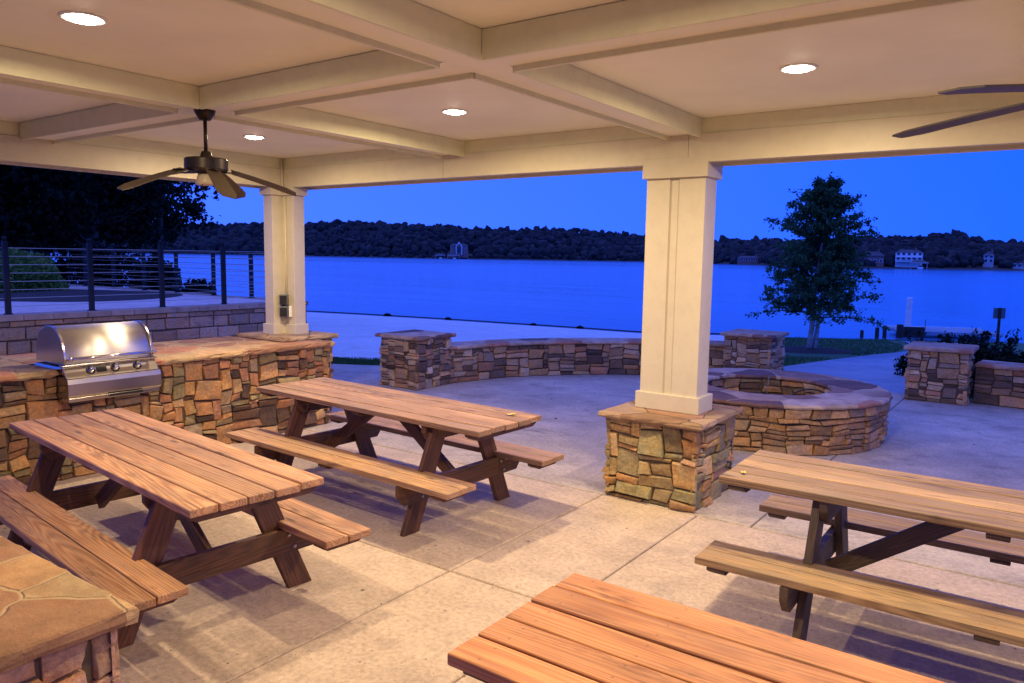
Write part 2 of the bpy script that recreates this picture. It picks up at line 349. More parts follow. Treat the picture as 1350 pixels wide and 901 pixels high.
def stones(mb, P, S, H, seed, pal, hs=(.035, .045, .055, .065, .08, .10, .15), wmin=.09, wmax=.34, gap=.0045, relief=.034, layout=None, ends=True, warp=.0105):
    rng = random.Random(seed)
    rects = layout(rng) if layout else skyline(S, H, rng, hs, wmin, wmax)
    A = warp; ph = [rng.uniform(0, 6.28) for _ in range(8)]
    def W(s_, h_):                                              # corners move together: crooked straight-edged stones, uneven joints
        fs_ = min(1, s_/.06, (S-s_)/.06) if S > .15 else 0; fh = min(1, h_/.04, (H-h_)/.04)
        ds = A*max(0, fs_)*(math.sin(h_*21+s_*5+ph[0])+.9*math.sin(h_*43-s_*11+ph[1])+.5*math.sin(s_*31+ph[2]))
        dh = A*.8*max(0, fh)*(math.sin(s_*13+h_*4+ph[3])+.9*math.sin(s_*27-h_*15+ph[4])+.6*math.sin(s_*41+h_*9+ph[5]))
        return (s_+ds, h_+dh)
    for (s0, s1, h0, h1) in rects:
        base = pal[rng.randrange(len(pal))]; k = rng.uniform(.78, 1.22); col = tuple(min(.8, c*k) for c in base)
        e0 = 0 if s0 < 1e-4 and ends else gap*.5; e1 = 0 if s1 > S-1e-4 and ends else gap*.5
        a, b, c, d = s0+e0, s1-e1, h0+gap*.5, h1-gap*.5
        if b-a < .015 or d-c < .012: continue
        j = min(.012, .10*min(b-a, d-c))
        q = [(a+rng.uniform(0, j)*(e0 > 0), c+rng.uniform(0, j)), (b-rng.uniform(0, j)*(e1 > 0), c+rng.uniform(0, j)), (b-rng.uniform(0, j)*(e1 > 0), d-rng.uniform(0, j)), (a+rng.uniform(0, j)*(e0 > 0), d-rng.uniform(0, j))]
        q = [W(*p) for p in q]
        nx = max(5, min(8, int((b-a)/.06)+4)); ny = max(5, min(7, int((d-c)/.05)+4))
        eu, ew = min(.22, .007/(b-a)), min(.22, .007/(d-c)); us = [0]+[eu+(1-2*eu)*i/(nx-3) for i in range(nx-2)]+[1]; ws = [0]+[ew+(1-2*ew)*i/(ny-3) for i in range(ny-2)]+[1]
        out = .016+rng.random()**1.3*relief; tx, ty = rng.uniform(-.4, .4)*relief, rng.uniform(-.4, .4)*relief
        vs = []; fs = []; ed = .006
        for y in range(ny):
            for x in range(nx):
                u, w = us[x], ws[y]
                if 1 < x < nx-2: u += rng.uniform(-.3, .3)/(nx-3)
                if 1 < y < ny-2: w += rng.uniform(-.3, .3)/(ny-3)
                s = (q[0][0]*(1-u)+q[1][0]*u)*(1-w)+(q[3][0]*(1-u)+q[2][0]*u)*w
                h = (q[0][1]*(1-u)+q[1][1]*u)*(1-w)+(q[3][1]*(1-u)+q[2][1]*u)*w
                rim = x in (0, nx-1) or y in (0, ny-1)
                o = out+tx*(u-.5)*2+ty*(w-.5)*2+rng.uniform(-.005, .005)-(ed if rim else 0)
                if rim and rng.random() < .25: o -= .004
                vs.append(P(s, h, max(.006, o)))
        for y in range(ny-1):
            for x in range(nx-1): fs.append((y*nx+x, y*nx+x+1, (y+1)*nx+x+1, (y+1)*nx+x))
        ring = [x for x in range(nx)]+[y*nx+nx-1 for y in range(1, ny)]+[(ny-1)*nx+x for x in range(nx-2, -1, -1)]+[y*nx for y in range(ny-2, 0, -1)]
        nb = len(vs)
        for r in ring:
            y, x = divmod(r, nx); u, w = us[x], ws[y]
            s = (q[0][0]*(1-u)+q[1][0]*u)*(1-w)+(q[3][0]*(1-u)+q[2][0]*u)*w
            h = (q[0][1]*(1-u)+q[1][1]*u)*(1-w)+(q[3][1]*(1-u)+q[2][1]*u)*w
            vs.append(P(s, h, -.004))
        L = len(ring)
        for i in range(L): fs.append((ring[i], nb+i, nb+(i+1) % L, ring[(i+1) % L]))
        mb.add(vs, fs, None, col)
def face(o, u, n, z0=0):
    o, u, n = np.array(o, float), np.array(u, float), np.array(n, float)
    return lambda s, h, out: (o[0]+u[0]*s+n[0]*out, o[1]+u[1]*s+n[1]*out, z0+h)
def box_stones(mb, x0, x1, y0, y1, z0, z1, seed, pal, sides='SENW', **k):
    i = .03                                                     # stones stand out from the core by about this much
    for sd in sides:
        if sd == 'S': stones(mb, face((x0+.0, y0+i), (1, 0), (0, -1), z0), x1-x0, z1-z0, seed+1, pal, **k)
        if sd == 'E': stones(mb, face((x1-i, y0+.0), (0, 1), (1, 0), z0), y1-y0, z1-z0, seed+2, pal, **k)
        if sd == 'N': stones(mb, face((x1-.0, y1-i), (-1, 0), (0, 1), z0), x1-x0, z1-z0, seed+3, pal, **k)
        if sd == 'W': stones(mb, face((x0+i, y1-.0), (0, -1), (-1, 0), z0), y1-y0, z1-z0, seed+4, pal, **k)
def core(parent, x0, x1, y0, y1, z0, z1):
    m = MB(); i = .026; m.box((x0+i, y0+i, z0), (x1-i, y1-i, z1)); return m.build('mortar_core', MORTAR, parent)
def slab(parent, poly, z0, z1, mat, seed, name='cap', rough=.012, step=.06, holes=None):
    rng = random.Random(seed); P = []
    for i in range(len(poly)):
        a, b = np.array(poly[i], float), np.array(poly[(i+1) % len(poly)], float); n = max(1, int(np.linalg.norm(b-a)/step))
        for k in range(n): P.append(a+(b-a)*k/n)
    n = len(P); c = sum(P)/n; vs = []; lev = [(z0, .006), (z0+(z1-z0)*.35, -.004), (z0+(z1-z0)*.7, .0), (z1-.006, .004), (z1, .014)]
    jit = [[rng.uniform(-1, 1)*rough for _ in range(n)] for _ in lev]; low = [rng.uniform(-1, 1)*rough*.5 for _ in range(n)]
    for li, (z, ins) in enumerate(lev):
        for k in range(n):
            pv, nx = P[k-1], P[(k+1) % n]; t = nx-pv; t /= np.linalg.norm(t)+1e-9; nr = np.array([t[1], -t[0]])
            o = jit[min(li, 3)][k]*(.6 if li < 4 else 1)
            p = P[k]+nr*(o-ins); vs.append((p[0], p[1], z+(low[k] if li == 0 else 0)))
    fs = []
    for li in range(len(lev)-1):
        for k in range(n): fs.append((li*n+k, li*n+(k+1) % n, (li+1)*n+(k+1) % n, (li+1)*n+k))
    fs += [tuple(range((len(lev)-1)*n, len(lev)*n)), tuple(range(n-1, -1, -1))]
    m = MB(); m.add(vs, fs); return m.build(name, mat, parent)
def rect(x0, x1, y0, y1): return [(x0, y0), (x1, y0), (x1, y1), (x0, y1)]
def polyline_P(pts, z0=0):                                      # (s,h,out) on a smooth plan curve, facing its right side
    pts = np.array(pts, float); seg = np.linalg.norm(np.diff(pts, axis=0), axis=1); cum = np.concatenate([[0], np.cumsum(seg)])
    def P(s, h, out):
        s = min(max(s, 0), cum[-1]-1e-6); i = int(np.searchsorted(cum, s, side='right')-1); f = (s-cum[i])/seg[i]
        p = pts[i]*(1-f)+pts[i+1]*f; d = (pts[i+1]-pts[i])/seg[i]; nr = np.array([d[1], -d[0]])
        return (p[0]+nr[0]*out, p[1]+nr[1]*out, z0+h)
    return P, cum[-1]
def offset_line(pts, d):
    pts = np.array(pts, float); out = []
    for i in range(len(pts)):
        t = pts[min(i+1, len(pts)-1)]-pts[max(i-1, 0)]; t /= np.linalg.norm(t); out.append(pts[i]+np.array([t[1], -t[0]])*d)
    return np.array(out)

def spline(P, n=24):
    P = np.array(P, float); t = np.linspace(0, len(P)-1, n); out = []
    for x in t:
        i = min(int(x), len(P)-2); f = x-i; p0, p1, p2, p3 = P[max(i-1, 0)], P[i], P[i+1], P[min(i+2, len(P)-1)]
        out.append(.5*((2*p1)+(p2-p0)*f+(2*p0-5*p1+4*p2-p3)*f*f+(3*p1-p0-3*p2+p3)*f**3))
    return np.array(out)

def pedestal(name, label, cat, x0, x1, y0, y1, h, capt, seed, pal, capmat, over=.05, sides='SENW', group=None, **k):
    t = thing(name, label, cat, group=group)
    m = MB(); box_stones(m, x0, x1, y0, y1, 0, h-capt, seed, pal, sides, **k); m.build('stonework', STONE, t, 'sharp')
    core(t, x0, x1, y0, y1, 0, h-capt)
    slab(t, rect(x0-over, x1+over, y0-over, y1+over), h-capt, h, capmat, seed, rough=.008)
    return t
pedestal('stone_pedestal', 'square tan stone pedestal carrying the white column beside the fire pit', 'pedestal', -2.79, -2.05, 5.17, 5.95, .67, .045, 14, PALP, CAPF, hs=(.03, .04, .05, .06, .075, .10, .15, .20), wmin=.09, wmax=.34)
pedestal('stone_pier', 'tan stone pier at the lake end of the grill counter under the corner column', 'pier', -7.42, -6.70, 5.16, 5.82, .945, .05, 23, PALW, CAPF)
pedestal('stone_pillar', 'squat stone pillar with a thick cap at the left end of the low curved wall', 'pillar', -7.76, -7.05, 7.62, 8.33, .74, .05, 31, PALC, CAPB, group='squat stone pillars round the patio', wmax=.28)
pedestal('stone_pillar', 'squat stone pillar behind the fire pit to the left of the path opening', 'pillar', -4.08, -3.38, 11.2, 11.9, .76, .05, 47, PALC, CAPB, group='squat stone pillars round the patio', wmax=.28)
pedestal('stone_pillar', 'squat stone pillar on the right of the path opening with shrubs behind it', 'pillar', -1.61, -.90, 11.42, 12.1, .74, .055, 53, PALC, CAPB, group='squat stone pillars round the patio', wmax=.28)
# near left corner: a low stone ledge
pedestal('stone_ledge', 'low flagstone topped stone ledge at the near left beside the closest bench', 'ledge', -3.45, -2.46, .15, 1.215, .67, .055, 61, [(.42, .27, .20), (.38, .24, .17), (.45, .30, .22), (.33, .22, .15)], FLAG, over=.04, hs=(.07, .10, .13, .17), wmin=.14, wmax=.36)

# grill counter
t = thing('stone_counter', 'long tan stone counter with a flagstone top holding the built in grill', 'counter')
CX, CH = -6.40, .905
m = MB(); hsC = (.035, .05, .06, .07, .085, .10, .14, .20)
stones(m, face((CX-.03, .6), (0, 1), (1, 0)), 2.74-.6, CH-.05, 71, PALW, hs=hsC, wmax=.36)
stones(m, face((CX-.03, 2.74), (0, 1), (1, 0)), 3.50-2.74, .65, 72, PALW, hs=hsC, wmax=.36)
stones(m, face((CX-.03, 3.50), (0, 1), (1, 0)), 5.52-3.50, CH-.05, 74, PALW, hs=hsC, wmax=.36)
stones(m, face((CX, 5.49), (-1, 0), (0, 1)), .34, CH-.05, 75, PALW)
m.build('stonework', STONE, t, 'sharp')
m = MB(); m.box((-7.55, .6, 0), (CX-.036, 2.735, CH-.05)); m.box((-7.55, 2.736, 0), (CX-.036, 3.499, .64)); m.box((-7.55, 3.5, 0), (CX-.036, 5.155, CH-.05)); m.box((-6.69, 5.156, 0), (CX-.036, 5.486, CH-.05)); m.build('mortar_core', MORTAR, t)
slab(t, [(-7.6, .5), (CX+.055, .5), (CX+.055, 2.735), (-7.6, 2.735)], CH-.05, CH, FLAG, 5, 'countertop')
slab(t, [(-7.6, 3.505), (CX+.055, 3.505), (CX+.055, 5.55), (-6.62, 5.55), (-6.62, 5.10), (-7.6, 5.10)], CH-.05, CH, FLAG, 6, 'countertop')
slab(t, [(-7.6, 2.738), (-6.80, 2.738), (-6.80, 3.502), (-7.6, 3.502)], CH-.05, CH-.002, FLAG, 7, 'countertop')

# ------------------------------------------------------------------ grill
g = thing('gas_grill', 'stainless steel gas grill with a rounded hood set into the stone counter', 'grill', (0, 0, 0))
Y0, Y1 = 2.745, 3.495; yc = .5*(Y0+Y1)
m = MB(); m.box((-6.78, Y0, .655), (-6.302, Y1, .925)); m.build('firebox', STEEL2, g, bevel=.004)
m = MB(); m.prism((0, Y0-.005, 0), (1, 0, 0), (0, 0, 1), (0, 1, 0), [(-6.30, .84), (-6.215, .84), (-6.212, .828), (-6.205, .80), (-6.205, .705), (-6.22, .69), (-6.30, .69)], 0, Y1-Y0+.01); m.build('front_shelf', STEEL2, g, bevel=.004)
m = MB(); m.prism((0, Y0, 0), (1, 0, 0), (0, 0, 1), (0, 1, 0), [(-6.32, .842), (-6.235, .842), (-6.30, .935), (-6.32, .935)], 0, Y1-Y0); cp = m.build('control_panel', STEEL2, g, bevel=.003)
ax = np.array((.819, 0, .573))
for y in (Y0+.20, yc+.02, Y1-.17):
    m = MB(); c = np.array((-6.2655, y, .889)); m.lathe([(0, .0), (.026, 0), (.027, .006), (.020, .012), (.018, .034), (.014, .040), (0, .041)], c-.002*ax, 20, axis=ax)
    m.prism(c+ax*.038, (0, 1, 0), np.cross(ax, (0, 1, 0)), ax, [(-.004, -.017), (.004, -.017), (.004, .017), (-.004, .017)], 0, .010); m.build('knob', CHROME, cp, True)
    m = MB(); m.lathe([(.029, .0), (.036, 0), (.036, .003), (.029, .003)], c-.001*ax, 24, axis=ax); m.build('knob_ring', DARK, cp)
m = MB(); m.prism(np.array((-6.2665, yc-.09, .889)), (0, 1, 0), np.cross(ax, (0, 1, 0)), ax, [(-.04, -.022), (.04, -.022), (.04, .022), (-.04, .022)], -.003, .005); m.build('gauge_plate', DARK, cp, bevel=.002)
m = MB(); m.box((-6.30, Y0+.004, .655), (-6.225, Y1-.004, .687)); dt = m.build('drip_tray', STEEL2, g, bevel=.003)
m = MB(); m.box((-6.226, yc-.06, .668), (-6.208, yc+.22, .684)); m.build('tray_handle', DARK, dt, bevel=.003)
# hood: quarter-round profile
prof = [(-6.30, .945), (-6.297, .985)] + [(-6.525+.225*math.cos(a), .985+.25*math.sin(a)) for a in [rad(x) for x in range(6, 106, 6)]] + [(-6.68, 1.185), (-6.75, 1.10), (-6.77, .945)]
m = MB(); m.prism((0, Y0+.03, 0), (1, 0, 0), (0, 0, 1), (0, 1, 0), prof, 0, Y1-Y0-.06); hd = m.build('hood', STEEL, g, bevel=.006, angle=40)
for p in hd.data.polygons:
    if len(p.vertices) == 4 and p.area < .1: p.use_smooth = True
for ya, yb in ((Y0+.012, Y0+.032), (Y1-.032, Y1-.012)):
    m = MB(); m.prism((0, ya, 0), (1, 0, 0), (0, 0, 1), (0, 1, 0), [(x+(.010 if x > -6.55 else -.008), z+(.010 if z > .95 else 0)) for x, z in prof], 0, yb-ya); m.build('hood_end', STEEL2, hd, bevel=.004, angle=40)
hp = [(-6.235, Y0+.03, .995), (-6.235, Y1-.03, .995)]
m = MB(); m.tube(hp, .013, 14); h = m.build('handle', CHROME, hd, True)
for y in (Y0+.035, Y1-.035):
    m = MB(); m.tube([(-6.235, y, .995), (-6.305, y, .985)], .009, 10); m.lathe([(0, -.012), (.018, -.012), (.018, .012), (0, .012)], (-6.235, y, .995), 16, axis=(0, 1, 0)); m.build('handle_bracket', CHROME, hd, True)
m = MB(); m.prism((0, Y0-.01, 0), (1, 0, 0), (0, 0, 1), (0, 1, 0), [(-6.33, .930), (-6.275, .930), (-6.275, .943), (-6.33, .943)], 0, Y1-Y0+.02); m.build('rim', STEEL2, g, bevel=.002)
m = MB(); m.box((-6.80, Y0-.035, .9065), (-6.36, Y0+.004, .9125)); m.build('flange', STEEL2, g); m = MB(); m.box((-6.80, Y1-.004, .9065), (-6.36, Y1+.035, .9125)); m.build('flange', STEEL2, g)

# ------------------------------------------------------------------ floor, joints are real gaps between slabs
rng = random.Random(3)
xs = [-10.2, -8.29, -6.46, -4.63, -2.80, -2.02, 1.64, 3.47, 5.3, 7.1]; ys = [-6, -4.02, -2.19, -.36, 1.47, 3.31, 5.155]
m = MB()
for i in range(len(xs)-1):
    for j in range(len(ys)-1):
        g2 = .005; x0, x1, y0, y1 = xs[i]+g2, xs[i+1]-g2, ys[j]+g2, ys[j+1]-g2; b = .006
        vs = [(x0+b, y0+b, 0), (x1-b, y0+b, 0), (x1-b, y1-b, 0), (x0+b, y1-b, 0), (x0, y0, -.006), (x1, y0, -.006), (x1, y1, -.006), (x0, y1, -.006), (x0, y0, -.03), (x1, y0, -.03), (x1, y1, -.03), (x0, y1, -.03)]
        m.add(vs, [(0, 1, 2, 3)]+[(a+4, (a+1) % 4+4, (a+1) % 4, a) for a in range(4)]+[(a+8, (a+1) % 4+8, (a+1) % 4+4, a+4) for a in range(4)])
o = tag(m.build('pavilion_floor', CONC), 'pale concrete slab floor with tooled joints', None, kind='structure')
m = MB(); m.box((-10.2, -6, -.08), (7.1, 5.155, -.022)); tag(m.build('floor_bed', DARK), kind='structure')
# patio beyond the columns: two slabs with a joint
m = MB()
def sheet(mb, poly, z0, z1, b=.006):
    P = np.array(poly, float); n = len(P); c = P.mean(0); vs = [(p[0], p[1], z0) for p in P]+[(p[0], p[1], z1-b) for p in P]
    for i in range(n):
        d1 = P[i]-P[i-1]; d2 = P[(i+1) % n]-P[i]; d1 /= np.linalg.norm(d1); d2 /= np.linalg.norm(d2)
        nn = np.array([-d1[1]-d2[1], d1[0]+d2[0]]); nn /= np.linalg.norm(nn)+1e-9; vs.append((P[i][0]+nn[0]*b, P[i][1]+nn[1]*b, z1))
    mb.add(vs, [tuple(range(2*n, 3*n))]+[(i, (i+1) % n, n+(i+1) % n, n+i) for i in range(n)]+[(n+i, n+(i+1) % n, 2*n+(i+1) % n, 2*n+i) for i in range(n)])
WALLP = spline([(-7.12, 8.2), (-6.78, 9.35), (-6.05, 10.38), (-5.2, 11.05), (-4.05, 11.62)], 30)
WALLR = spline([(-.93, 11.72), (-.1, 11.62), (.9, 11.3), (2.0, 10.6), (2.9, 9.5), (3.3, 8.2)], 30)
wl = [tuple(p) for p in offset_line(WALLP, -.2)]; wr = [tuple(p) for p in offset_line(WALLR, -.2)]
sheet(m, [(-10.2, 5.166), (-1.636, 5.166), (-1.636, 11.9), (-4.0, 11.9)]+wl[::-1]+[(-7.6, 8.5), (-8.5, 9.3), (-10.2, 8.4)], -.05, 0)
sheet(m, [(-1.624, 5.166), (7.1, 5.166), (7.1, 8.2)]+wr[::-1]+[(-1.624, 11.9)], -.05, 0)
tag(m.build('patio', CONC2), 'stained concrete patio around the fire pit', None, kind='structure')

# ------------------------------------------------------------------ pavilion: columns, beams, ceiling
pv = thing('pavilion', 'cream painted open pavilion with a coffered ceiling, beams and columns by the lake', 'pavilion')
def boxpart(name, a, b, mat=PAINT, parent=pv, bevel=.004):
    m = MB(); m.box(a, b); return m.build(name, mat, parent, bevel=bevel)
ZC, ZB, ZL = 2.875, 2.735, 2.558       # ceiling, coffer beam underside, perimeter beam underside
LX, LY = -7.05, 5.45                    # inner faces of the perimeter beams
boxpart('ceiling', (-7.4, -6.2, ZC), (7.2, 5.85, ZC+.06), CEIL, bevel=0)
# lake side beam: upper band, lower board standing proud
boxpart('lake_beam_band', (LX, LY+.0, ZB+.032), (7.2, LY+.30, ZC-.001), PAINTB, bevel=.002)
sx_ = [LX-.012, -4.715, -2.32, .31, 3.1, 7.2]
for i_ in range(5): boxpart('lake_beam', (sx_[i_]+.0012, LY-.014+.0008*(i_ % 2), ZL), (sx_[i_+1]-.0012, LY+.05, ZB+.03), bevel=.003)
boxpart('outer_board', (LX-.32, LY+.27, ZL), (7.2, LY+.33, ZC), bevel=.003)
boxpart('beam_soffit', (LX-.25, LY+.051, ZL+.03), (7.2, LY+.269, ZL+.05), bevel=0)
boxpart('side_beam_band', (LX-.30, -6.2, ZB+.032), (LX, LY-.001, ZC-.001), PAINTB, bevel=.002)
boxpart('side_beam', (LX-.05, -6.2, ZL), (LX+.014, LY-.015, ZB+.03))
boxpart('outer_board', (LX-.33, -6.2, ZL), (LX-.27, LY+.269, ZC), bevel=.003)
boxpart('beam_soffit', (LX-.269, -6.2, ZL+.03), (LX-.051, LY+.05, ZL+.05), bevel=0)
AX = [-4.60, -2.36, -.04, 2.3, 4.6]; BY = [2.965, .45, -2.05, -4.5]; HW = .135; LIP = .028; TH = .020
def cuts(lo, hi, cs):
    out = []; a = lo
    for c in sorted(cs):
        out.append((a, c-HW)); a = c+HW
    out.append((a, hi)); return [(p, q) for p, q in out if q-p > .05]
for x in AX:                            # coffer beams along Y: recessed soffit between two hanging side boards
    e = boxpart('coffer_beam', (x-HW+TH, -6.2, ZB+LIP), (x+HW-TH, LY-.016, ZC-.001), CEIL, bevel=0)
    for s in (-1, 1):
        for (p, q) in cuts(-6.2, LY-.001, BY):
            a, b = sorted((x+s*HW, x+s*(HW-TH))); boxpart('side_board', (a, p, ZB), (b, q, ZC-.002), PAINTB, parent=e, bevel=.0025)
for y in BY:
    for (p, q) in cuts(LX+.016, 7.2, AX):
        e = boxpart('coffer_beam', (p+.001-(TH if p > LX+.1 else 0), y-HW+TH, ZB+LIP), (q-.001+TH, y+HW-TH, ZC-.001), CEIL, bevel=0)
        for s in (-1, 1):
            a, b = sorted((y+s*HW, y+s*(HW-TH))); boxpart('side_board', (p+(.0 if p < LX+.1 else -.0005), a, ZB), (q+.0005, b, ZC-.003), PAINTB, parent=e, bevel=.0025)
# roof above (seen only from outside)
m = MB(); x0, x1, y0, y1 = -8.0, 7.8, -6.8, 6.5; z = ZC+.08
m.add([(x0, y0, z), (x1, y0, z), (x1, y1, z), (x0, y1, z), (x0+6, 0, z+2.4), (x1-6, 0, z+2.4)], [(3, 2, 1, 0), (0, 1, 5, 4), (1, 2, 5), (2, 3, 4, 5), (3, 0, 4)]); m.build('roof', HROOF, pv)
# column by the fire pit: rectangular, boards with a raised strip, base and head trim
cxm, cy0, cy1 = -2.425, 5.47, 5.71
c = boxpart('column', (cxm-.228, cy0+.014, .672), (cxm+.228, cy1-.014, ZL+.04), bevel=.003)
boxpart('corner_board', (cxm-.236, cy0, .80), (cxm-.045, cy0+.0135, 2.46), parent=c, bevel=.003)
boxpart('corner_board', (cxm+.030, cy0, .80), (cxm+.236, cy0+.0135, 2.46), parent=c, bevel=.003)
boxpart('side_panel_board', (cxm+.2285, cy0+.0005, .80), (cxm+.237, cy1-.02, 2.46), parent=c, bevel=.002)
boxpart('side_panel_board', (cxm-.237, cy0+.0005, .80), (cxm-.2285, cy1-.02, 2.46), parent=c, bevel=.002)
def collar(par, name, x0, x1, y0, y1, z0, z1):
    m = MB(); m.box((x0, y0, z0), (x1, y1, z1)); return m.build(name, PAINT, par, bevel=.005)
collar(c, 'base_board', cxm-.265, cxm+.265, cy0-.025, cy1+.025, .671, .802)
collar(c, 'capital', cxm-.262, cxm+.262, cy0-.036, cy1+.03, 2.455, 2.605)
# corner column on the counter pier: L shaped, open corner to the inside
c = thing('column', None, None); c.parent = pv
def Lbox(name, g, z0, z1, par, bev=.004):
    m = MB(); x0, y1 = LX-.15, LY+.15; poly = [(x0-g, y1+g), (x0-g, LY-.15-g), (LX+g, LY-.15-g), (LX+g, LY-g), (LX+.17+g, LY-g), (LX+.17+g, y1+g)]
    m.prism((0, 0, 0), (1, 0, 0), (0, 1, 0), (0, 0, 1), poly, z0, z1); return m.build(name, PAINT, par, bevel=bev)
Lbox('shaft', 0, .946, ZL+.03, c); Lbox('base_board', .022, .9465, 1.06, c); Lbox('capital', .028, 2.475, ZL-.001, c)
# outlet boxes and conduit in the corner
ob = thing('outlet_box', 'grey weatherproof outlet box, upper of two on the corner column', 'outlet box', group='outlet boxes on the corner column')
d45 = np.array((.7071, -.7071, 0)); r45 = np.array((.7071, .7071, 0)); zz = np.array((0, 0, 1.))
def obox(par, z, w, h, dp):
    o = np.array((LX+.05, LY-.05, z)); m = MB(); m.prism(o, r45, zz, d45, [(-w, -h), (w, -h), (w, h), (-w, h)], -.03, dp); m.build('housing', GREYBOX, par, bevel=.006)
    m = MB(); m.prism(o, r45, zz, d45, [(-w*.8, -h*.8), (w*.8, -h*.8), (w*.8, h*.8), (-w*.8, h*.8)], dp+.001, dp+.012); m.build('lid', BLACK, par, bevel=.004)
obox(ob, 1.335, .045, .055, .055)
ob2 = thing('outlet_box', 'grey outlet box with a pale side flap, lower of two on the corner column', 'outlet box', group='outlet boxes on the corner column')
obox(ob2, 1.20, .045, .058, .06)
m = MB(); m.prism(np.array((LX+.05, LY-.05, 1.20)), r45, zz, d45, [(.052, -.06), (.085, -.06), (.085, .06), (.052, .06)], -.02, .03); m.build('flap', WHITE, ob2, bevel=.003)
m = MB(); m.tube([(LX+.045, LY-.012, 1.26), (LX+.045, LY-.012, 2.47)], .011, 10); m.tube([(LX+.035, LY-.032, 2.50), (LX+.02, LY-.03, ZC-.002)], .012, 10)
tag(m.build('conduit', PAINT, None, True), 'thin painted conduit running up the inside of the corner column', 'conduit')

# ------------------------------------------------------------------ recessed lights
LXS = [-5.95, -3.62, -1.23, 1.13]; LYS = [4.30, 1.74]
LAB = {(-3.62, 1.74): 'large looking recessed ceiling light at the upper left of the ceiling nearest the viewer', (-3.62, 4.30): 'recessed ceiling light in the middle coffer above the picnic table by the lake',
       (-5.95, 4.30): 'small looking recessed ceiling light beside the ceiling fan stem in the corner coffer', (-1.23, 4.30): 'recessed ceiling light in the right coffer between the column and the right fan'}
POWER = 17.8
for x in LXS:
    for y in LYS:
        if (x, y) != (-5.95, 1.74):
            t = thing('recessed_light', LAB.get((x, y), 'recessed ceiling light in a coffer outside the picture'), 'ceiling light', (x, y, ZC), group='recessed lights in the coffered ceiling')
            m = MB(); m.lathe([(.072, -.001), (.098, -.001), (.099, -.006), (.090, -.010), (.074, -.006), (.072, -.001)], n=40); m.build('trim_ring', WHITE, t, True)
            m = MB(); m.lathe([(0, -.022), (.03, -.021), (.055, -.016), (.068, -.009), (.073, -.002)], n=32); m.build('lens', LENS, t, True)
        if (x, y) == (-5.95, 1.74): continue
        ld = bpy.data.lights.new('ceiling_lamp', 'AREA'); ld.shape = 'DISK'; ld.size = .085; ld.energy = POWER*(.8 if y < 3 else 1.15); ld.color = (1, .755, .46); ld.spread = rad(176)
        lo = bpy.data.objects.new('ceiling_lamp', ld); COL.objects.link(lo); lo.location = (x, y, ZC-.027)

# ------------------------------------------------------------------ ceiling fans
def fan(loc, phi0, tips, label, tw=.20, R1=.565):
    t = thing('ceiling_fan', label, 'ceiling fan', loc, group='dark ceiling fans')
    m = MB(); m.lathe([(0, 0), (.068, 0), (.062, -.02), (.036, -.062), (.016, -.066), (0, -.066)], n=24); m.build('canopy', BRONZE, t, True)
    m = MB(); m.tube([(0, 0, -.06), (0, 0, -.29)], .012, 12); m.build('downrod', BRONZE, t, True)
    m = MB(); m.lathe([(0, -.262), (.026, -.262), (.036, -.285), (.040, -.305), (.128, -.308), (.136, -.316), (.136, -.378), (.128, -.388), (.07, -.392), (.06, -.405), (0, -.405)], n=36); mo = m.build('motor', BRONZE, t, False); mo.data.polygons.foreach_set('use_smooth', [True]*len(mo.data.polygons))
    es = mo.modifiers.new('split', 'EDGE_SPLIT'); es.split_angle = rad(35)
    m = MB(); m.lathe([(0, -.404), (.050, -.404), (.056, -.42), (.066, -.455), (.070, -.478), (.064, -.478), (0, -.47)], n=28); m.build('light_shade', GLASSW, t, True)
    m = MB(); m.tube([(.03, -.05, -.47), (.03, -.05, -.66)], .0015, 6); m.build('pull_chain', BRONZE, t)
    for k in range(5):
        phi = phi0+72*k; a = rad(90-YAW-phi); d = np.array((math.cos(a), math.sin(a), 0)); w = np.array((-d[1], d[0], 0)); dz = tips[k]
        m = MB(); R0 = .155; n = 9; vs = []; fs = []
        for i in range(n):
            f = i/(n-1); r = R0+(R1-R0)*f; hw = .048+.014*f-(.026 if i == n-1 else 0); z = -.388+dz*(.85*f+.15*f*f)
            for (s, tt) in ((-1, -.003), (1, -.003), (1, .003), (-1, .003)): vs.append(d*r+w*hw*s+np.array((0, 0, z+tt+-s*hw*tw)))
        for i in range(n-1):
            for j in range(4): fs.append((4*i+j, 4*i+(j+1) % 4, 4*i+4+(j+1) % 4, 4*i+4+j))
        fs += [(3, 2, 1, 0), tuple(4*(n-1)+j for j in range(4))]
        m.add(vs, fs); bl = m.build('blade', BLADE, t)
        m = MB(); m.prism(np.array((0, 0, -.392)), d, w, (0, 0, 1), [(.09, -.02), (.20, -.034), (.23, 0), (.20, .034), (.09, .02)], -.006, .0); m.build('blade_arm', BRONZE, bl, bevel=.002)
    return t
fan((-4.62, 2.965, ZB+LIP), -70, [-.03, .0-.12, -.19, -.13, -.15][0:5] if False else [-.05, -.13, -.13, -.20, -.16], 'dark bronze ceiling fan with sagging blades hanging near the corner column')
fan((.08, 3.0, ZB+LIP), -109, [-.05, -.06, -.06, -.06, -.06], 'dark ceiling fan at the far right showing only two blade tips', .02, .65)

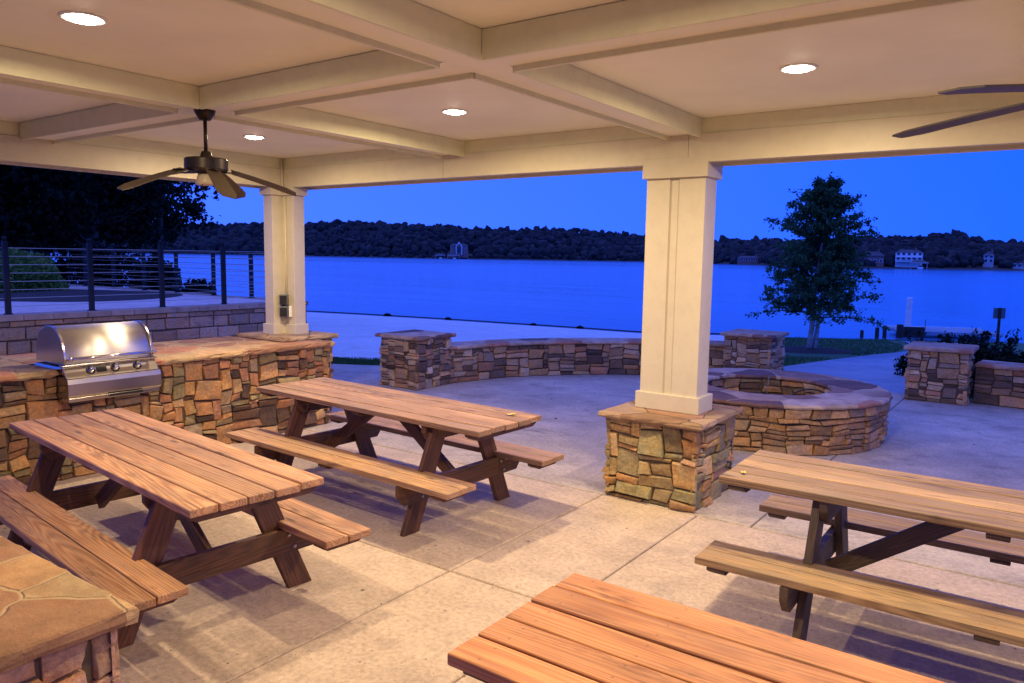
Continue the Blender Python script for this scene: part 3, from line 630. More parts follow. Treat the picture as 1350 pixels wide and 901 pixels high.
# ------------------------------------------------------------------ picnic tables
def table(label, loc, rz, wood, dark, seed):
    rng = random.Random(seed); t = thing('picnic_table', label, 'picnic table', loc, rad(rz), 'wooden picnic tables')
    L = 2.44; X, Y, Z = (1, 0, 0), (0, 1, 0), (0, 0, 1)
    def off(): return (rng.uniform(0, 30), rng.uniform(0, 30), rng.uniform(0, 9))
    def col(lo=.25, hi=.8): return (rng.uniform(lo, hi), 0, 0)
    m = MB(); pw, gp = .1305, .0095; y = -(5*pw+4*gp)/2
    for k in range(5):
        e0, e1, dz = rng.uniform(-.008, .006), rng.uniform(-.006, .008), rng.uniform(-.0025, .0025)
        m.prism((0, 0, 0), X, Y, Z, [(-L/2+e0, y), (L/2+e1, y), (L/2+e1, y+pw), (-L/2+e0, y+pw)], .702+dz, .740+dz, col(), off()); y += pw+gp
    m.build('tabletop', wood, t, bevel=.006, seg=3)
    for s in (-1, 1):
        m = MB()
        for k in range(2):
            y0 = s*.355+s*k*.142; a, b = sorted((y0, y0+s*.136)); e0, e1 = rng.uniform(-.008, .006), rng.uniform(-.006, .008)
            m.prism((0, 0, 0), X, Y, Z, [(-L/2+e0, a), (L/2+e1, a), (L/2+e1, b), (-L/2+e0, b)], .364, .402, col(), off())
        m.build('bench_seat', wood, t, bevel=.006, seg=3)
    for e in (-1, 1):
        xl = e*(L/2-.47)
        for s in (-1, 1):
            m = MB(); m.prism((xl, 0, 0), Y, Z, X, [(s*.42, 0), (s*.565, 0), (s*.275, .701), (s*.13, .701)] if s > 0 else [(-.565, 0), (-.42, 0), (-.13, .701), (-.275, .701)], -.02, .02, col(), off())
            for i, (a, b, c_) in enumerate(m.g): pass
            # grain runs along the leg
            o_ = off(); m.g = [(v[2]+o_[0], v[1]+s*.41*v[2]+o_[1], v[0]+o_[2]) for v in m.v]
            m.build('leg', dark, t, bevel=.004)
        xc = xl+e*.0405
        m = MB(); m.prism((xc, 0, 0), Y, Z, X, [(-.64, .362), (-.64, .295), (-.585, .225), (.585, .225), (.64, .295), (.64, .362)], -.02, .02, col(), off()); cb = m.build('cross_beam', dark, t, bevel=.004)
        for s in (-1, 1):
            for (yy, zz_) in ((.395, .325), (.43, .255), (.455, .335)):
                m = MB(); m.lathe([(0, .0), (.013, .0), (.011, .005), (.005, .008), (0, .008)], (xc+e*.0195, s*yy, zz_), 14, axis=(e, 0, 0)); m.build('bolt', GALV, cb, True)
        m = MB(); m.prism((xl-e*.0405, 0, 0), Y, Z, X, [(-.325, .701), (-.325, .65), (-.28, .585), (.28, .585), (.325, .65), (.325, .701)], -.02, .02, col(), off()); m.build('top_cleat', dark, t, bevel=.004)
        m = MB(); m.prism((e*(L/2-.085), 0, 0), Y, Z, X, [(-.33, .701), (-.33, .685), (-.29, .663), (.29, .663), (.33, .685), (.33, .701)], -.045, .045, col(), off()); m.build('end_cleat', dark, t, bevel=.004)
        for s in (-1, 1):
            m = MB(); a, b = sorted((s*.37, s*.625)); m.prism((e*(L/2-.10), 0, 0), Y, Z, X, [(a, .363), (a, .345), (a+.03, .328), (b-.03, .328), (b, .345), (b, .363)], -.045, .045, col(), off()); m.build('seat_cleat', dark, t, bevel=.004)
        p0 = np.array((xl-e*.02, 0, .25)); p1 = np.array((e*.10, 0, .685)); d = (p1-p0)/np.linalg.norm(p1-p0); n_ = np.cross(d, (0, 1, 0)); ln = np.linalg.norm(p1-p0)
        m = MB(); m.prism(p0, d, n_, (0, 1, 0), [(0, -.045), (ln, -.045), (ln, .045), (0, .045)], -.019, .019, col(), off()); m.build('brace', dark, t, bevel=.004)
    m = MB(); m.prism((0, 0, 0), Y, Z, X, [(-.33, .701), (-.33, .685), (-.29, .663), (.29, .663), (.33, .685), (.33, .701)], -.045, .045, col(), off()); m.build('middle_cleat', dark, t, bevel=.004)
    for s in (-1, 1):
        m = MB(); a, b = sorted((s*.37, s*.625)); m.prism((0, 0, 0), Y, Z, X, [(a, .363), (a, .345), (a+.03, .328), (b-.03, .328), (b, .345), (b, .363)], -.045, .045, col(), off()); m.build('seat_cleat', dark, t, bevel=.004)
    return t
table('pinkish brown picnic table in front of the steel grill', (-4.15, 2.24, 0), -5.6, W1, WD, 5)
table('tan picnic table nearest the lake, with a yellow leaf on its top', (-4.13, 4.13, 0), -2.6, W2, WD, 6)
table('weathered grey brown picnic table at the right in front of the fire pit', (-.14, 4.10, 0), .6, W3, WD3, 7)
table('bright orange brown picnic table at the bottom right closest to the viewer', (-.10, 1.90, 0), 0, W4, WD, 8)
def leaf(label, loc, r, sz=.035):
    m = MB(); n = 10; vs = [(0, 0, .006)]
    for k in range(n):
        a = 2*math.pi*k/n; vs.append((sz*math.cos(a), sz*.6*math.sin(a), .004+.008*abs(math.sin(a*1.5))))
    m.add(vs, [(0, 1+k, 1+(k+1) % n) for k in range(n)])
    vs2 = [(v[0], v[1], v[2]-.0015) for v in vs]; m.add(vs2, [(0, 1+(k+1) % n, 1+k) for k in range(n)])
    o = m.build('fallen_leaf', YLEAF, None, False, loc=loc); o.rotation_euler = (0, 0, r); tag(o, label, 'leaf')
leaf('small yellow leaf on the right end of the picnic table nearest the lake', (-3.06, 4.27, .7425), .6)
leaf('tiny pale leaf on the left corner of the weathered picnic table', (-1.27, 3.86, .7425), 2., .022)

DRY = m_plain('dry_leaf_brown', (.075, .05, .03), .8); rng = random.Random(15); proto = None
for (x, y) in ((-2.55, 1.62), (-3.15, 1.28), (-1.75, 2.6), (-.9, 6.5), (-.35, 7.3), (-1.2, 7.0), (.15, 8.1), (-.6, 9.0), (-4.6, 7.3), (-5.3, 8.3), (-4.1, 8.9), (-5.9, 9.3), (-3.4, 6.9), (.1, 6.9), (-2.15, 2.15)):
    if proto is None:
        m = MB(); n = 9; vs = [(0, 0, .010)]+[(.028*math.cos(2*math.pi*k/n), .017*math.sin(2*math.pi*k/n), .002+.008*(k % 2)) for k in range(n)]
        m.add(vs, [(0, 1+k, 1+(k+1) % n) for k in range(n)]); m.add([(v[0], v[1], v[2]-.0012) for v in vs], [(0, 1+(k+1) % n, 1+k) for k in range(n)]); proto = o = m.build('dry_leaf', DRY)
    else: o = proto.copy(); COL.objects.link(o)
    o.location = (x, y, .001); o.rotation_euler = (0, 0, rng.uniform(0, 6.28)); o.scale = (rng.uniform(.45, .9),)*3; tag(o, 'small dark dry leaf lying on the concrete', 'leaf', 'dry leaves scattered on the concrete')

# ------------------------------------------------------------------ fire pit
fp = thing('fire_pit', 'round tan stone fire pit with a wide flagstone rim on the patio', 'fire pit')
FC = np.array((-2.55, 8.40)); RO, RI, FHt = 1.20, .68, .50
def circ(R, sgn, z0=0): return lambda s, h, out: (FC[0]+(R+sgn*out)*math.cos(sgn*s/R), FC[1]+(R+sgn*out)*math.sin(sgn*s/R), z0+h)
m = MB(); Lc = 2*math.pi*RO
def coursed(rng, H=FHt-.05):
    out = []
    for (h0, h1, wa, wb) in ((0, .19, 0, 0), (.19, .30, 0, 0), (.30, .345, .14, .36), (.345, H, .12, .30)):
        if wa == 0: out += [(a, b, c+h0, d+h0) for a, b, c, d in skyline(Lc, h1-h0, rng, (.045, .06, .075, .095), .09, .28)]
        else:
            s = 0
            while s < Lc-.01:
                s2 = s+rng.uniform(wa, wb); s2 = Lc if Lc-s2 < .08 else s2; out.append((s, s2, h0, h1)); s = s2
    return out
PALF = [(.36, .23, .115), (.40, .26, .14), (.30, .20, .11), (.24, .16, .09), (.34, .215, .10), (.27, .20, .13), (.42, .29, .17)]
stones(m, circ(RO-.03, 1), Lc, FHt-.05, 81, PALF, layout=coursed); m.build('stonework', STONE, fp, 'sharp')
m = MB(); stones(m, circ(RI+.03, -1), 2*math.pi*(RI+.03), FHt-.05, 83, PALC, hs=(.07, .09, .12), wmin=.14, wmax=.3); m.build('inner_stonework', STONE, fp, 'sharp')
m = MB(); m.lathe([(RI+.036, 0), (RI+.036, FHt-.05), (RO-.036, FHt-.05), (RO-.036, 0)], (FC[0], FC[1], 0), 72); m.build('mortar_core', MORTAR, fp)
m = MB(); rng = random.Random(9); n = 110; vs = []; prof = [(RI-.02, .452), (RI-.03, .468), (RI-.02, .488), (RI-.005, .492), ((RI+RO)/2, .494), (RO+.02, .491), (RO+.035, .484), (RO+.04, .468), (RO+.03, .452)]
for k in range(n):
    a = 2*math.pi*k/n; j1, j2 = rng.uniform(-.012, .012), rng.uniform(-.014, .014)
    for i, (r, z) in enumerate(prof): rr = r+(j1 if i < 4 else j2 if i > 4 else 0); vs.append((FC[0]+rr*math.cos(a), FC[1]+rr*math.sin(a), z+rng.uniform(-.002, .002)))
mp = len(prof); m.add(vs, [(k*mp+i, k*mp+(i+1) % mp, ((k+1) % n)*mp+(i+1) % mp, ((k+1) % n)*mp+i) for k in range(n) for i in range(mp)]); m.build('rim', CAPB, fp)
m = MB(); vs = [(FC[0], FC[1], .27)]
for k in range(40):
    a = 2*math.pi*k/40; vs.append((FC[0]+.75*math.cos(a), FC[1]+.75*math.sin(a), .19+.04*rng.random()))
m.add(vs, [(0, 1+k, 1+(k+1) % 40) for k in range(40)]); m.build('ash_bed', ASH, fp)
# grate and burnt sticks lying in the pit
fg = thing('fire_grate', 'rusty iron grate lying inside the fire pit', 'grate', (FC[0]-.05, FC[1]-.02, 0), .5)
m = MB()
for k in range(9): m.tube([(-.42+.105*k, -.42, .30), (-.42+.105*k, .42, .30)], .007, 6)
m.tube([(.5*math.cos(a), .5*math.sin(a), .30) for a in np.linspace(0, 2*math.pi, 30)], .009, 6); m.build('grid', IRON, fg)
for a in (.6, 2.2, 3.8, 5.4):
    m = MB(); m.tube([(.45*math.cos(a), .45*math.sin(a), .10), (.45*math.cos(a), .45*math.sin(a), .30)], .009, 6); m.build('leg', IRON, fg)
m = MB(); m.tube([(.62*math.cos(a)*.35+.55, .12, .30+.13*math.sin(a)) for a in np.linspace(0, math.pi, 12)], .010, 6); m.build('handle', IRON, fg)
for i, (x, y, a, ln, lab) in enumerate(((-.25, .1, .4, .5, 'longest charred stick on the grate in the fire pit'), (.05, -.15, 1.2, .36, 'short charred stick lying across the grate in the fire pit'), (-.3, -.2, 2.6, .3, 'shortest charred stick at the left of the grate in the fire pit'))):
    d = np.array((math.cos(a), math.sin(a), .0)); p = np.array((FC[0]+x, FC[1]+y, .325)); m = MB(); m.tube([p-d*ln/2, p+(0, .015, .01), p+d*ln/2], [.018, .022, .014], 8)
    tag(m.build('charred_stick', BARKD, None, True), lab, 'stick', 'charred sticks in the fire pit')
m = MB(); p = np.array((FC[0]-.14, FC[1]+.46, .31)); m.tube([p, p+(.01, .02, .20)], .008, 6); tag(m.build('metal_stake', GALV), 'thin pale metal stake standing up inside the fire pit', 'stake')

# ------------------------------------------------------------------ low curved walls
def low_wall(label, pts, seed):
    t = thing('seat_wall', label, 'stone wall'); P, S = polyline_P(pts); m = MB(); Hh = .545
    stones(m, lambda s, h, o: P(s, h, o-.03), S, Hh-.05, seed, PALC, hs=(.05, .07, .09, .12, .15), wmin=.1, wmax=.36)
    back = offset_line(pts, -.40)[::-1]; P2, S2 = polyline_P(back); stones(m, lambda s, h, o: P2(s, h, o-.03), S2, Hh-.05, seed+1, PALC, hs=(.06, .09, .13), wmin=.14, wmax=.4)
    m.build('stonework', STONE, t, 'sharp')
    a, b = offset_line(pts, -.036), offset_line(pts, -.364); m = MB(); n = len(a)
    vs = [(p[0], p[1], z) for z in (0, Hh-.05) for q in (a, b) for p in q]
    fs = []
    for i in range(n-1): fs += [(i, i+1, 2*n+i+1, 2*n+i), (n+i+1, n+i, 3*n+i, 3*n+i+1), (2*n+i, 2*n+i+1, 3*n+i+1, 3*n+i)]
    m.add(vs, fs); m.build('mortar_core', MORTAR, t)
    slab(t, [tuple(p) for p in offset_line(pts, .045)]+[tuple(p) for p in offset_line(pts, -.44)[::-1]], Hh-.05, Hh, CAPB, seed, rough=.008)
    return t
low_wall('low curved stone seat wall running from the left pillar to the pillar behind the fire pit', WALLP[1:-1], 91)
low_wall('low stone wall running off to the right of the right hand pillar', WALLR[1:], 95)

# ------------------------------------------------------------------ terrain
SH = [(-70, 46), (-40, 46), (-25, 47), (-14.8, 43.9), (0, 38), (9.3, 34.6), (24.8, 33.6), (34, 33), (60, 33)]
def shore_d(az): return np.interp(az, [a for a, _ in SH], [d for _, d in SH])
def ground_z(d, az):
    s = shore_d(az); z = -.02-1.5*np.clip((d-12.6)/(s-12.6), 0, 1)**1.15
    return np.where(d > s, -1.52-.45*np.minimum(d-s, 4), z)
def polar(az0, az1, daz, ds, lift=0, dmax=None, dmin=None):
    az = np.arange(az0, az1+1e-6, daz); V = []
    for a in az:
        for k in ds:
            d = k if dmax is None else dmin+(shore_d(a)+dmax-dmin)*k if False else k
            dep = d*1.0; t = math.tan(rad(a)); p = FH*dep+RH*dep*t; V.append((p[0], p[1], float(ground_z(dep, a))+lift))
    n, m_ = len(az), len(ds); F = [(i*m_+j, (i+1)*m_+j, (i+1)*m_+j+1, i*m_+j+1) for i in range(n-1) for j in range(m_-1)]
    return np.array(V), np.array(F)
V, F = polar(-66, 66, 2, np.concatenate([np.arange(-2, 12.6, 1.6), np.arange(12.6, 52, 1.1)]))
ok = np.ones(len(F), bool); o = np_mesh('lawn', V, F, GRASS, smooth=True); o.location = (0, 0, -.035); tag(o, 'grassy ground sloping to the lake', None, kind='structure')
m = MB(); m.box((-400, -400, -1.0), (400, -1.8, -.12)); tag(m.build('ground', SOIL), 'level ground behind the pavilion', None, kind='structure')
# pale shore between the wall and the water
az = np.linspace(-22, 18.5, 42); V = []; nd = 16
for a in az:
    s = float(shore_d(a)); d0 = 14.0+.25*math.sin(a*1.3)+max(0, (a-14))*2.6
    for k in range(nd):
        d = d0+(s-d0)*k/(nd-1); p = FH*d+RH*d*math.tan(rad(a)); V.append((p[0], p[1], float(ground_z(d, a))-.035+.02))
F = [(i*nd+j, (i+1)*nd+j, (i+1)*nd+j+1, i*nd+j+1) for i in range(len(az)-1) for j in range(nd-1)]
tag(np_mesh('shore', V, F, SAND, smooth=True), 'pale granular shore', None, kind='structure')
# dark edging along the water line
m = MB(); pts = []
for a in np.linspace(-22, 18.5, 60):
    d = float(shore_d(a))-.02; p = FH*d+RH*d*math.tan(rad(a)); pts.append((p[0], p[1], -1.50))
m.tube(pts, .05, 7); tag(m.build('shore_kerb', PILE), 'thin dark edging between pale shore and lake', None, kind='structure')
# path to the dock
pl_ = spline([(-3.42, 11.6), (-4.05, 12.7), (-3.88, 15.5), (-3.55, 19), (-3.2, 22.5), (-3.7, 27.5), (-5.0, 33.2)], 30); pr_ = spline([(-1.58, 11.6), (-1.55, 12.7), (-1.5, 15.5), (-1.25, 19), (-1.0, 22.5), (-1.7, 27.5), (-3.1, 33.2)], 30); cl = (pl_+pr_)/2; V = []
for i, p in enumerate(cl):
    for q in (pl_[i], pr_[i]):
        q3 = np.array((q[0], q[1], 0)); d = q3@FH; a = math.degrees(math.atan2(q3@RH, d)); z = float(ground_z(d, a))
        V += [(q[0], q[1], z-.12), (q[0], q[1], max(z-.003, z-.003) if d > 12.6 else -.002)]
F = []
for i in range(29):
    b = 4*i; F += [(b+1, b+5, b+7, b+3)][::-1]; F += [(b+0, b+4, b+5, b+1), (b+3, b+7, b+6, b+2)]
F = [tuple(reversed(f)) if k % 3 == 0 else f for k, f in enumerate(F)]
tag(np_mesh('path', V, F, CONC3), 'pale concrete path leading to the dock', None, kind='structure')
# lake
m = MB(); m.add([(-3000, -200, -1.5), (3000, -200, -1.5), (3000, 3500, -1.5), (-3000, 3500, -1.5)], [(0, 1, 2, 3)])
t = NT('lake_water'); v = t.obj()
h = t.math('ADD', t.noise(t.mapping(v, (.5, 1.6, 1)), 1.3, 5, .6), t.math('MULTIPLY', t.noise(t.mapping(v, (.03, .13, 1)), 1.2, 5, .65), 7.))
streak = t.noise(t.mapping(v, (.004, .02, 1)), 1.0, 6, .6)
WATER = t.fin((.045, .17, .36), t.ramp(streak, [(.3, .12), (.7, .26)]), t.bump(h, .5, .05)); t.b.inputs['IOR'].default_value = 1.33
tag(m.build('lake', WATER), 'calm blue lake at dusk', None, kind='structure')
# grass blades on the lawn that shows
rng = np.random.default_rng(5); N = 60000
a = rng.uniform(8, 33, N); d = 12.6+rng.random(N)**1.4*20.5; a2 = rng.uniform(-16, -8, 6000); d2 = rng.uniform(12.7, 14.1, 6000)
a = np.concatenate([a, a2]); d = np.concatenate([d, d2]); P = FH*d[:, None]+RH*(d*np.tan(np.radians(a)))[:, None]; P[:, 2] = ground_z(d, a)-.035
def on_path(P):
    k = np.min(np.linalg.norm(P[:, None, :2]-cl[None], axis=2), axis=1); return k < 1.36
keep = ~on_path(P) & ~((P[:, 0] > -4.1) & (P[:, 1] < 12.2) & (P[:, 0] > -4.2)) & (np.linalg.norm(P[:, :2]-np.array((-4.75, 18.6)), axis=1) > 1.2)
az_ = np.degrees(np.arctan2(P@RH, P@FH)); dd = P@FH; keep &= ~((az_ < 18.5) & (dd > 14.0+np.maximum(0, az_-14)*2.6) & (az_ > -22))
P = P[keep]; N = len(P); ang = rng.uniform(0, 2*np.pi, N); hgt = rng.uniform(.03, .075, N); wd = .008
ux = np.stack([np.cos(ang), np.sin(ang), np.zeros(N)], 1); ln = rng.normal(0, .02, (N, 3)); ln[:, 2] = hgt
V = np.stack([P-ux*wd, P+ux*wd, P+ln], 1).reshape(-1, 3); F = np.arange(3*N).reshape(-1, 3)
GRB = m_leaf('grass_blade', (.03, .09, .03), (.07, .18, .05)); tag(np_mesh('grass', V, F, GRB, tint=np.repeat(rng.random((N, 1))*np.ones((1, 3)), 3, 0)), 'short lawn grass', None, kind='stuff')

# ------------------------------------------------------------------ raised patio on the left, retaining wall, fence
RX, RY, RZ = -10.9, 8.9, 1.0
m = MB(); m.box((-22, -8, -.6), (RX-.25, RY-.25, RZ-.01)); tag(m.build('upper_patio', CONC4, bevel=0), 'raised pale concrete terrace behind the retaining wall', None, kind='structure')
t = thing('retaining_wall', 'brown split block retaining wall with a flat cap behind the grill counter', 'retaining wall'); m = MB()
lay = lambda S, Hh: (lambda r: rows(S, Hh, r, .178, .26, .44))
stones(m, face((RX-.03, -2), (0, 1), (1, 0), -.05), RY+2, .97, 101, PALB, layout=lay(RY+2, .97), gap=.006, relief=.014, warp=.002)
stones(m, face((RX, RY-.03), (-1, 0), (0, 1), -.6), 9, 1.52, 103, PALB, layout=lay(9, 1.52), gap=.006, relief=.014, warp=.002); m.build('blocks', BLOCK, t, 'sharp')
m = MB(); m.box((RX-.24, -2, -.05), (RX-.036, RY-.036, .92)); m.box((RX-9, RY-.24, -.6), (RX-.2401, RY-.036, .92)); m.build('mortar_core', MORTAR, t)
CAPR = m_plain('cap_block', (.42, .30, .22), .85, 0, .25, 5, .8)
m = MB(); rng = random.Random(4); y = -2.
while y < RY-.05:
    w = min(rng.uniform(.28, .44), RY+.02-y); m.box((RX-.27, y+.003, .922), (RX+.03+rng.uniform(-.006, .006), y+w-.003, RZ+rng.uniform(-.002, .002))); y += w
x = RX-.275
while x > RX-9:
    w = rng.uniform(.28, .44); m.box((x-w+.003, RY-.27, .922), (x-.003, RY+.03+rng.uniform(-.006, .006), RZ+rng.uniform(-.002, .002))); x -= w
m.build('cap', CAPR, t, bevel=.006)
def fence(label, posts, zb, zt, cables, ext=None):
    f = thing('cable_fence', label, 'fence')
    for (x, y) in posts:
        m = MB(); m.box((x-.03, y-.03, zb), (x+.03, y+.03, zt-.03)); m.box((x-.045, y-.045, zb+.001), (x+.045, y+.045, zb+.012)); p = m.build('post', BLACK, f, bevel=.003)
        m = MB(); m.lathe([(0, .03), (.02, .026), (.03, .01), (.022, -.005), (.022, -.03), (0, -.03)], (x, y, zt), 12); m.build('finial', BLACK, p, True)
    a, b = ext or (posts[0], posts[-1])
    for k in range(cables):
        z = zb+.10+(zt-.12-zb-.10)*k/(cables-1); m = MB(); m.tube([(a[0], a[1], z), (b[0], b[1], z)], .0045, 6); m.build('cable', CABLE, f)
fence('black post fence with steel cables along the top of the retaining wall', [(-11.03, y) for y in (2.10, 3.14, 4.19, 5.24, 6.28, 7.33, 8.38)], RZ, 1.975, 8)
fence('black post cable fence along the lake side edge of the raised terrace', [(x, 8.72) for x in (-12.25, -13.45, -14.75, -16.0, -17.3, -18.6)], RZ, 1.95, 8, ((-11.03, 8.55), (-19.5, 8.72)))

# ------------------------------------------------------------------ foliage
def leaf_mesh(name, C, size, mat, parent, rng, aspect=.55, vs=.35):
    N = len(C); d = rng.normal(size=(N, 3)); d /= np.linalg.norm(d, axis=1)[:, None]; e = np.cross(d, rng.normal(size=(N, 3))); e /= np.linalg.norm(e, axis=1)[:, None]
    s = size*(1+vs*rng.normal(size=(N, 1))).clip(.45, 1.8); nrm = np.cross(d, e)*s*.12
    V = np.stack([C-d*s*.5, C+e*s*aspect*.5+nrm, C+d*s*.5, C-e*s*aspect*.5+nrm], 1).reshape(-1, 3)
    tn = np.repeat(rng.random((N, 1))*np.ones((1, 3)), 4, 0)
    return np_mesh(name, V, np.arange(4*N).reshape(-1, 4), mat, parent, tn)
def young_tree(base, H):
    rng = np.random.default_rng(12); t = thing('leafy_tree', 'young leafy tree with two pale trunks in a mulch ring by the water', 'tree', tuple(base)); B = np.zeros(3)
    hs = np.array([0, .12, .22, .31, .42, .52, .60, .72, .82, .92, 1.0])*H; rs = np.array([0, .35, 1.12, 1.38, 1.38, 1.24, 1.20, 1.10, .92, .62, .18])*H/4.15
    wood = MB(); axA = lambda h: np.array((.0, .0, h))*1.0+RH*(.06*h); axB = lambda h: RH*(.12+.13*h)+FH*(.05*h)+np.array((0, 0, h))
    wood.tube([axA(h)+RH*.02*math.sin(3*h) for h in np.linspace(0, H*.95, 14)], list(np.linspace(.075, .012, 14)), 8)
    wood.tube([axB(h)+RH*.02*math.sin(2.5*h+1) for h in np.linspace(0, H*.75, 12)], list(np.linspace(.062, .012, 12)), 8)
    limbs = MB(); L = []; ga = 2.399
    for i in range(150):
        f = i/149; h0 = H*(.275+.705*f**.95); ax = axA if i % 3 else axB
        if ax is axB and h0 > H*.72: ax = axA
        a = ga*i+rng.uniform(-.3, .3); reach = np.interp(h0+.1*H*f, hs, rs)*rng.uniform(.55, 1.12); el = rad(np.interp(f, [0, .25, .6, 1], [2, 16, 36, 74])+rng.uniform(-10, 10))
        s = ax(h0-(.07*H if f < .4 else .05*H)); d = np.array((math.cos(a), math.sin(a), 0)); reach = max(.25, reach)
        pts = [s+d*reach*k+np.array((0, 0, reach*math.tan(min(el, 1.1))*(k-.35*k*k)+(.14 if f < .35 else 0)*math.sin(k*3)*.6)) for k in np.linspace(0, 1, 7)]
        limbs.tube(pts, list(np.linspace(.018, .004, 7)), 5)
        for j in range(13):
            k = rng.uniform(.22, 1.0); q = np.array(pts[0])*0; i0 = min(5, int(k*6)); q = pts[i0]+(pts[i0+1]-pts[i0])*(k*6-i0)
            dv = rng.normal(size=3)*np.array((1, 1, .6))+d*.7; dv /= np.linalg.norm(dv); tl = rng.uniform(.12, .34)*(.7+.3*(1-f))
            nn = int(rng.integers(15, 27)); u = rng.random((nn, 1)); L.append(q+dv*tl*u+rng.normal(scale=.035, size=(nn, 3)))
    wood.build('trunk', BARK, t, True); limbs.build('limbs', BARKD, t, True)
    leaf_mesh('crown', np.concatenate(L), .066, LEAF1, t, rng, .62)
TB = FH*19.2+RH*19.2*(393.5/FPX); az_t = math.degrees(math.atan2(393.5, FPX)); TB[2] = float(ground_z(19.2, az_t))-.03
young_tree(TB, 4.25)
m = MB(); rng0 = random.Random(2); n = 48; vs = [(TB[0], TB[1], TB[2]+.10)]
mc = TB+RH*.12
for r_, z in ((.45, .085), (.85, .05), (1.05, .0)):
    for k in range(n):
        a = 2*math.pi*k/n; j = 1+.08*math.sin(3*a)+rng0.uniform(-.03, .03); vs.append((mc[0]+r_*j*math.cos(a), mc[1]+r_*j*math.sin(a), TB[2]+z+rng0.uniform(-.008, .008)-(mc-TB)@FH*.0))
m.add(vs, [(0, 1+k, 1+(k+1) % n) for k in range(n)]+[(1+i*n+k, 1+(i+1)*n+k, 1+(i+1)*n+(k+1) % n, 1+i*n+(k+1) % n) for i in range(2) for k in range(n)])
tag(m.build('mulch_ring', MULCH, None, True), 'dark oval mulch ring at the foot of the young tree', 'mulch bed')

def dark_tree(label, base, H, R, seed, nc=110, leafn=130, size=.14, low=.25):
    rng = np.random.default_rng(seed); base = np.array(base, float); t = thing('dark_tree', label, 'tree', tuple(base), group='dark trees beyond the terrace')
    m = MB(); m.tube([(0, 0, -.3), (.1, 0, H*.25), (.0, .2, H*.55), (.2, .1, H*.8)], [H*.035, H*.028, H*.018, H*.006], 8)
    C = []
    while len(C) < nc:
        p = rng.uniform(-1, 1, 3); r = np.linalg.norm(p*np.array((1, 1, 1)))
        if r > 1 or r < .35*rng.random(): continue
        C.append(np.array((p[0]*R, p[1]*R, H*(low+(1-low)*.5*(p[2]+1)))))
    for c in C[::3]: m.tube([(0, 0, min(c[2]*.75, H*.6)), c*.5+np.array((0, 0, c[2]*.32)), c], [.05, .03, .012], 5)
    m.build('trunk', BARKD, t, True); L = []
    for c in C:
        s = rng.uniform(.35, .8)*R*.22; n = int(1.5*leafn*rng.uniform(.6, 1.4)); L.append(c+rng.normal(scale=1, size=(n, 3))*s*np.array((1, 1, .7)))
    leaf_mesh('crown', np.concatenate(L), size, LEAF2, t, rng, .7)
def spot(px, d, z=None):
    a = math.degrees(math.atan2(px-675, FPX)); p = FH*d+RH*d*(px-675)/FPX; p[2] = float(ground_z(d, a)) if z is None else z; return p
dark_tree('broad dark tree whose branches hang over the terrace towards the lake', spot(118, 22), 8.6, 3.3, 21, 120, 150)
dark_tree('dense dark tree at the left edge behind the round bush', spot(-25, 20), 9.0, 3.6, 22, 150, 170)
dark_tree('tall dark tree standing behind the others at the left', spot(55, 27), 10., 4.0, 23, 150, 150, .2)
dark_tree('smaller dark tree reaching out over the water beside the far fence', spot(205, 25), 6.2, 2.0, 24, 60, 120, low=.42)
def bush(name, label, cat, c, rx, ry, rz, mat, seed, n=9000, size=.06, group=None, spiky=0):
    rng = np.random.default_rng(seed); t = thing(name, label, cat, tuple(c), group=group)
    v = rng.normal(size=(n, 3)); v /= np.linalg.norm(v, axis=1)[:, None]; v[:, 2] = np.abs(v[:, 2]); lump = 1+.10*np.sin(5*v[:, :1]+seed)*np.cos(4*v[:, 1:2])+.06*np.sin(11*v[:, 2:3]+3*v[:, :1])
    C = v*lump*rng.uniform(.72, 1.03, (n, 1))*np.array((rx, ry, rz))
    if spiky:
        S = []
        for k in range(spiky):
            a = rng.uniform(0, 2*np.pi); r0 = rng.uniform(0, .8); b = np.array((rx*r0*math.cos(a), ry*r0*math.sin(a), rz*.6)); d = np.array((rng.normal()*.25, rng.normal()*.25, 1)); L = rng.uniform(.2, .5)*rz
            S.append(b+d*np.linspace(0, L+rz*.3, 40)[:, None]+rng.normal(scale=.025, size=(40, 3)))
        C = np.concatenate([C]+S)
    leaf_mesh('foliage', C, size, mat, t, rng)
    m = MB()
    for k in range(7):
        a = k*.9; m.tube([(.05*math.cos(a), .05*math.sin(a), -.05), (rx*.55*math.cos(a), ry*.55*math.sin(a), rz*.7)], [.02, .006], 5)
    m.build('stem', BARKD, t)
bush('round_bush', 'large rounded clipped green bush in the mulch bed on the terrace', 'bush', (-16.75, 6.35, RZ), 1.15, 1.05, .84, LEAF3, 31, 16000, .065)
m = MB(); vs = [(-16.0, 6.7, RZ+.06)]
for k in range(40):
    a = 2*math.pi*k/40; vs.append((-15.6+2.6*math.cos(a), 6.6+2.0*math.sin(a)*(1+.15*math.sin(2*a)), RZ-.006))
m.add(vs, [(0, 1+k, 1+(k+1) % 40) for k in range(40)]); tag(m.build('mulch_bed', MULCH, None, True), 'dark mulch bed around the round bush on the terrace', 'mulch bed')
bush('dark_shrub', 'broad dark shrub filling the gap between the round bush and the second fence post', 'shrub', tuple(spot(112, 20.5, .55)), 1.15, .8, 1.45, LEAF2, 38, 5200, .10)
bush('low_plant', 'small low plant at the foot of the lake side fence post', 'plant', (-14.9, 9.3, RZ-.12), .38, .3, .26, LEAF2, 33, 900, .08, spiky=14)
bush('dark_shrub', 'dark shrub on the terrace edge behind the third fence post', 'shrub', tuple(spot(205, 19.5, .7)), .62, .6, .98, LEAF2, 34, 4500, .09)
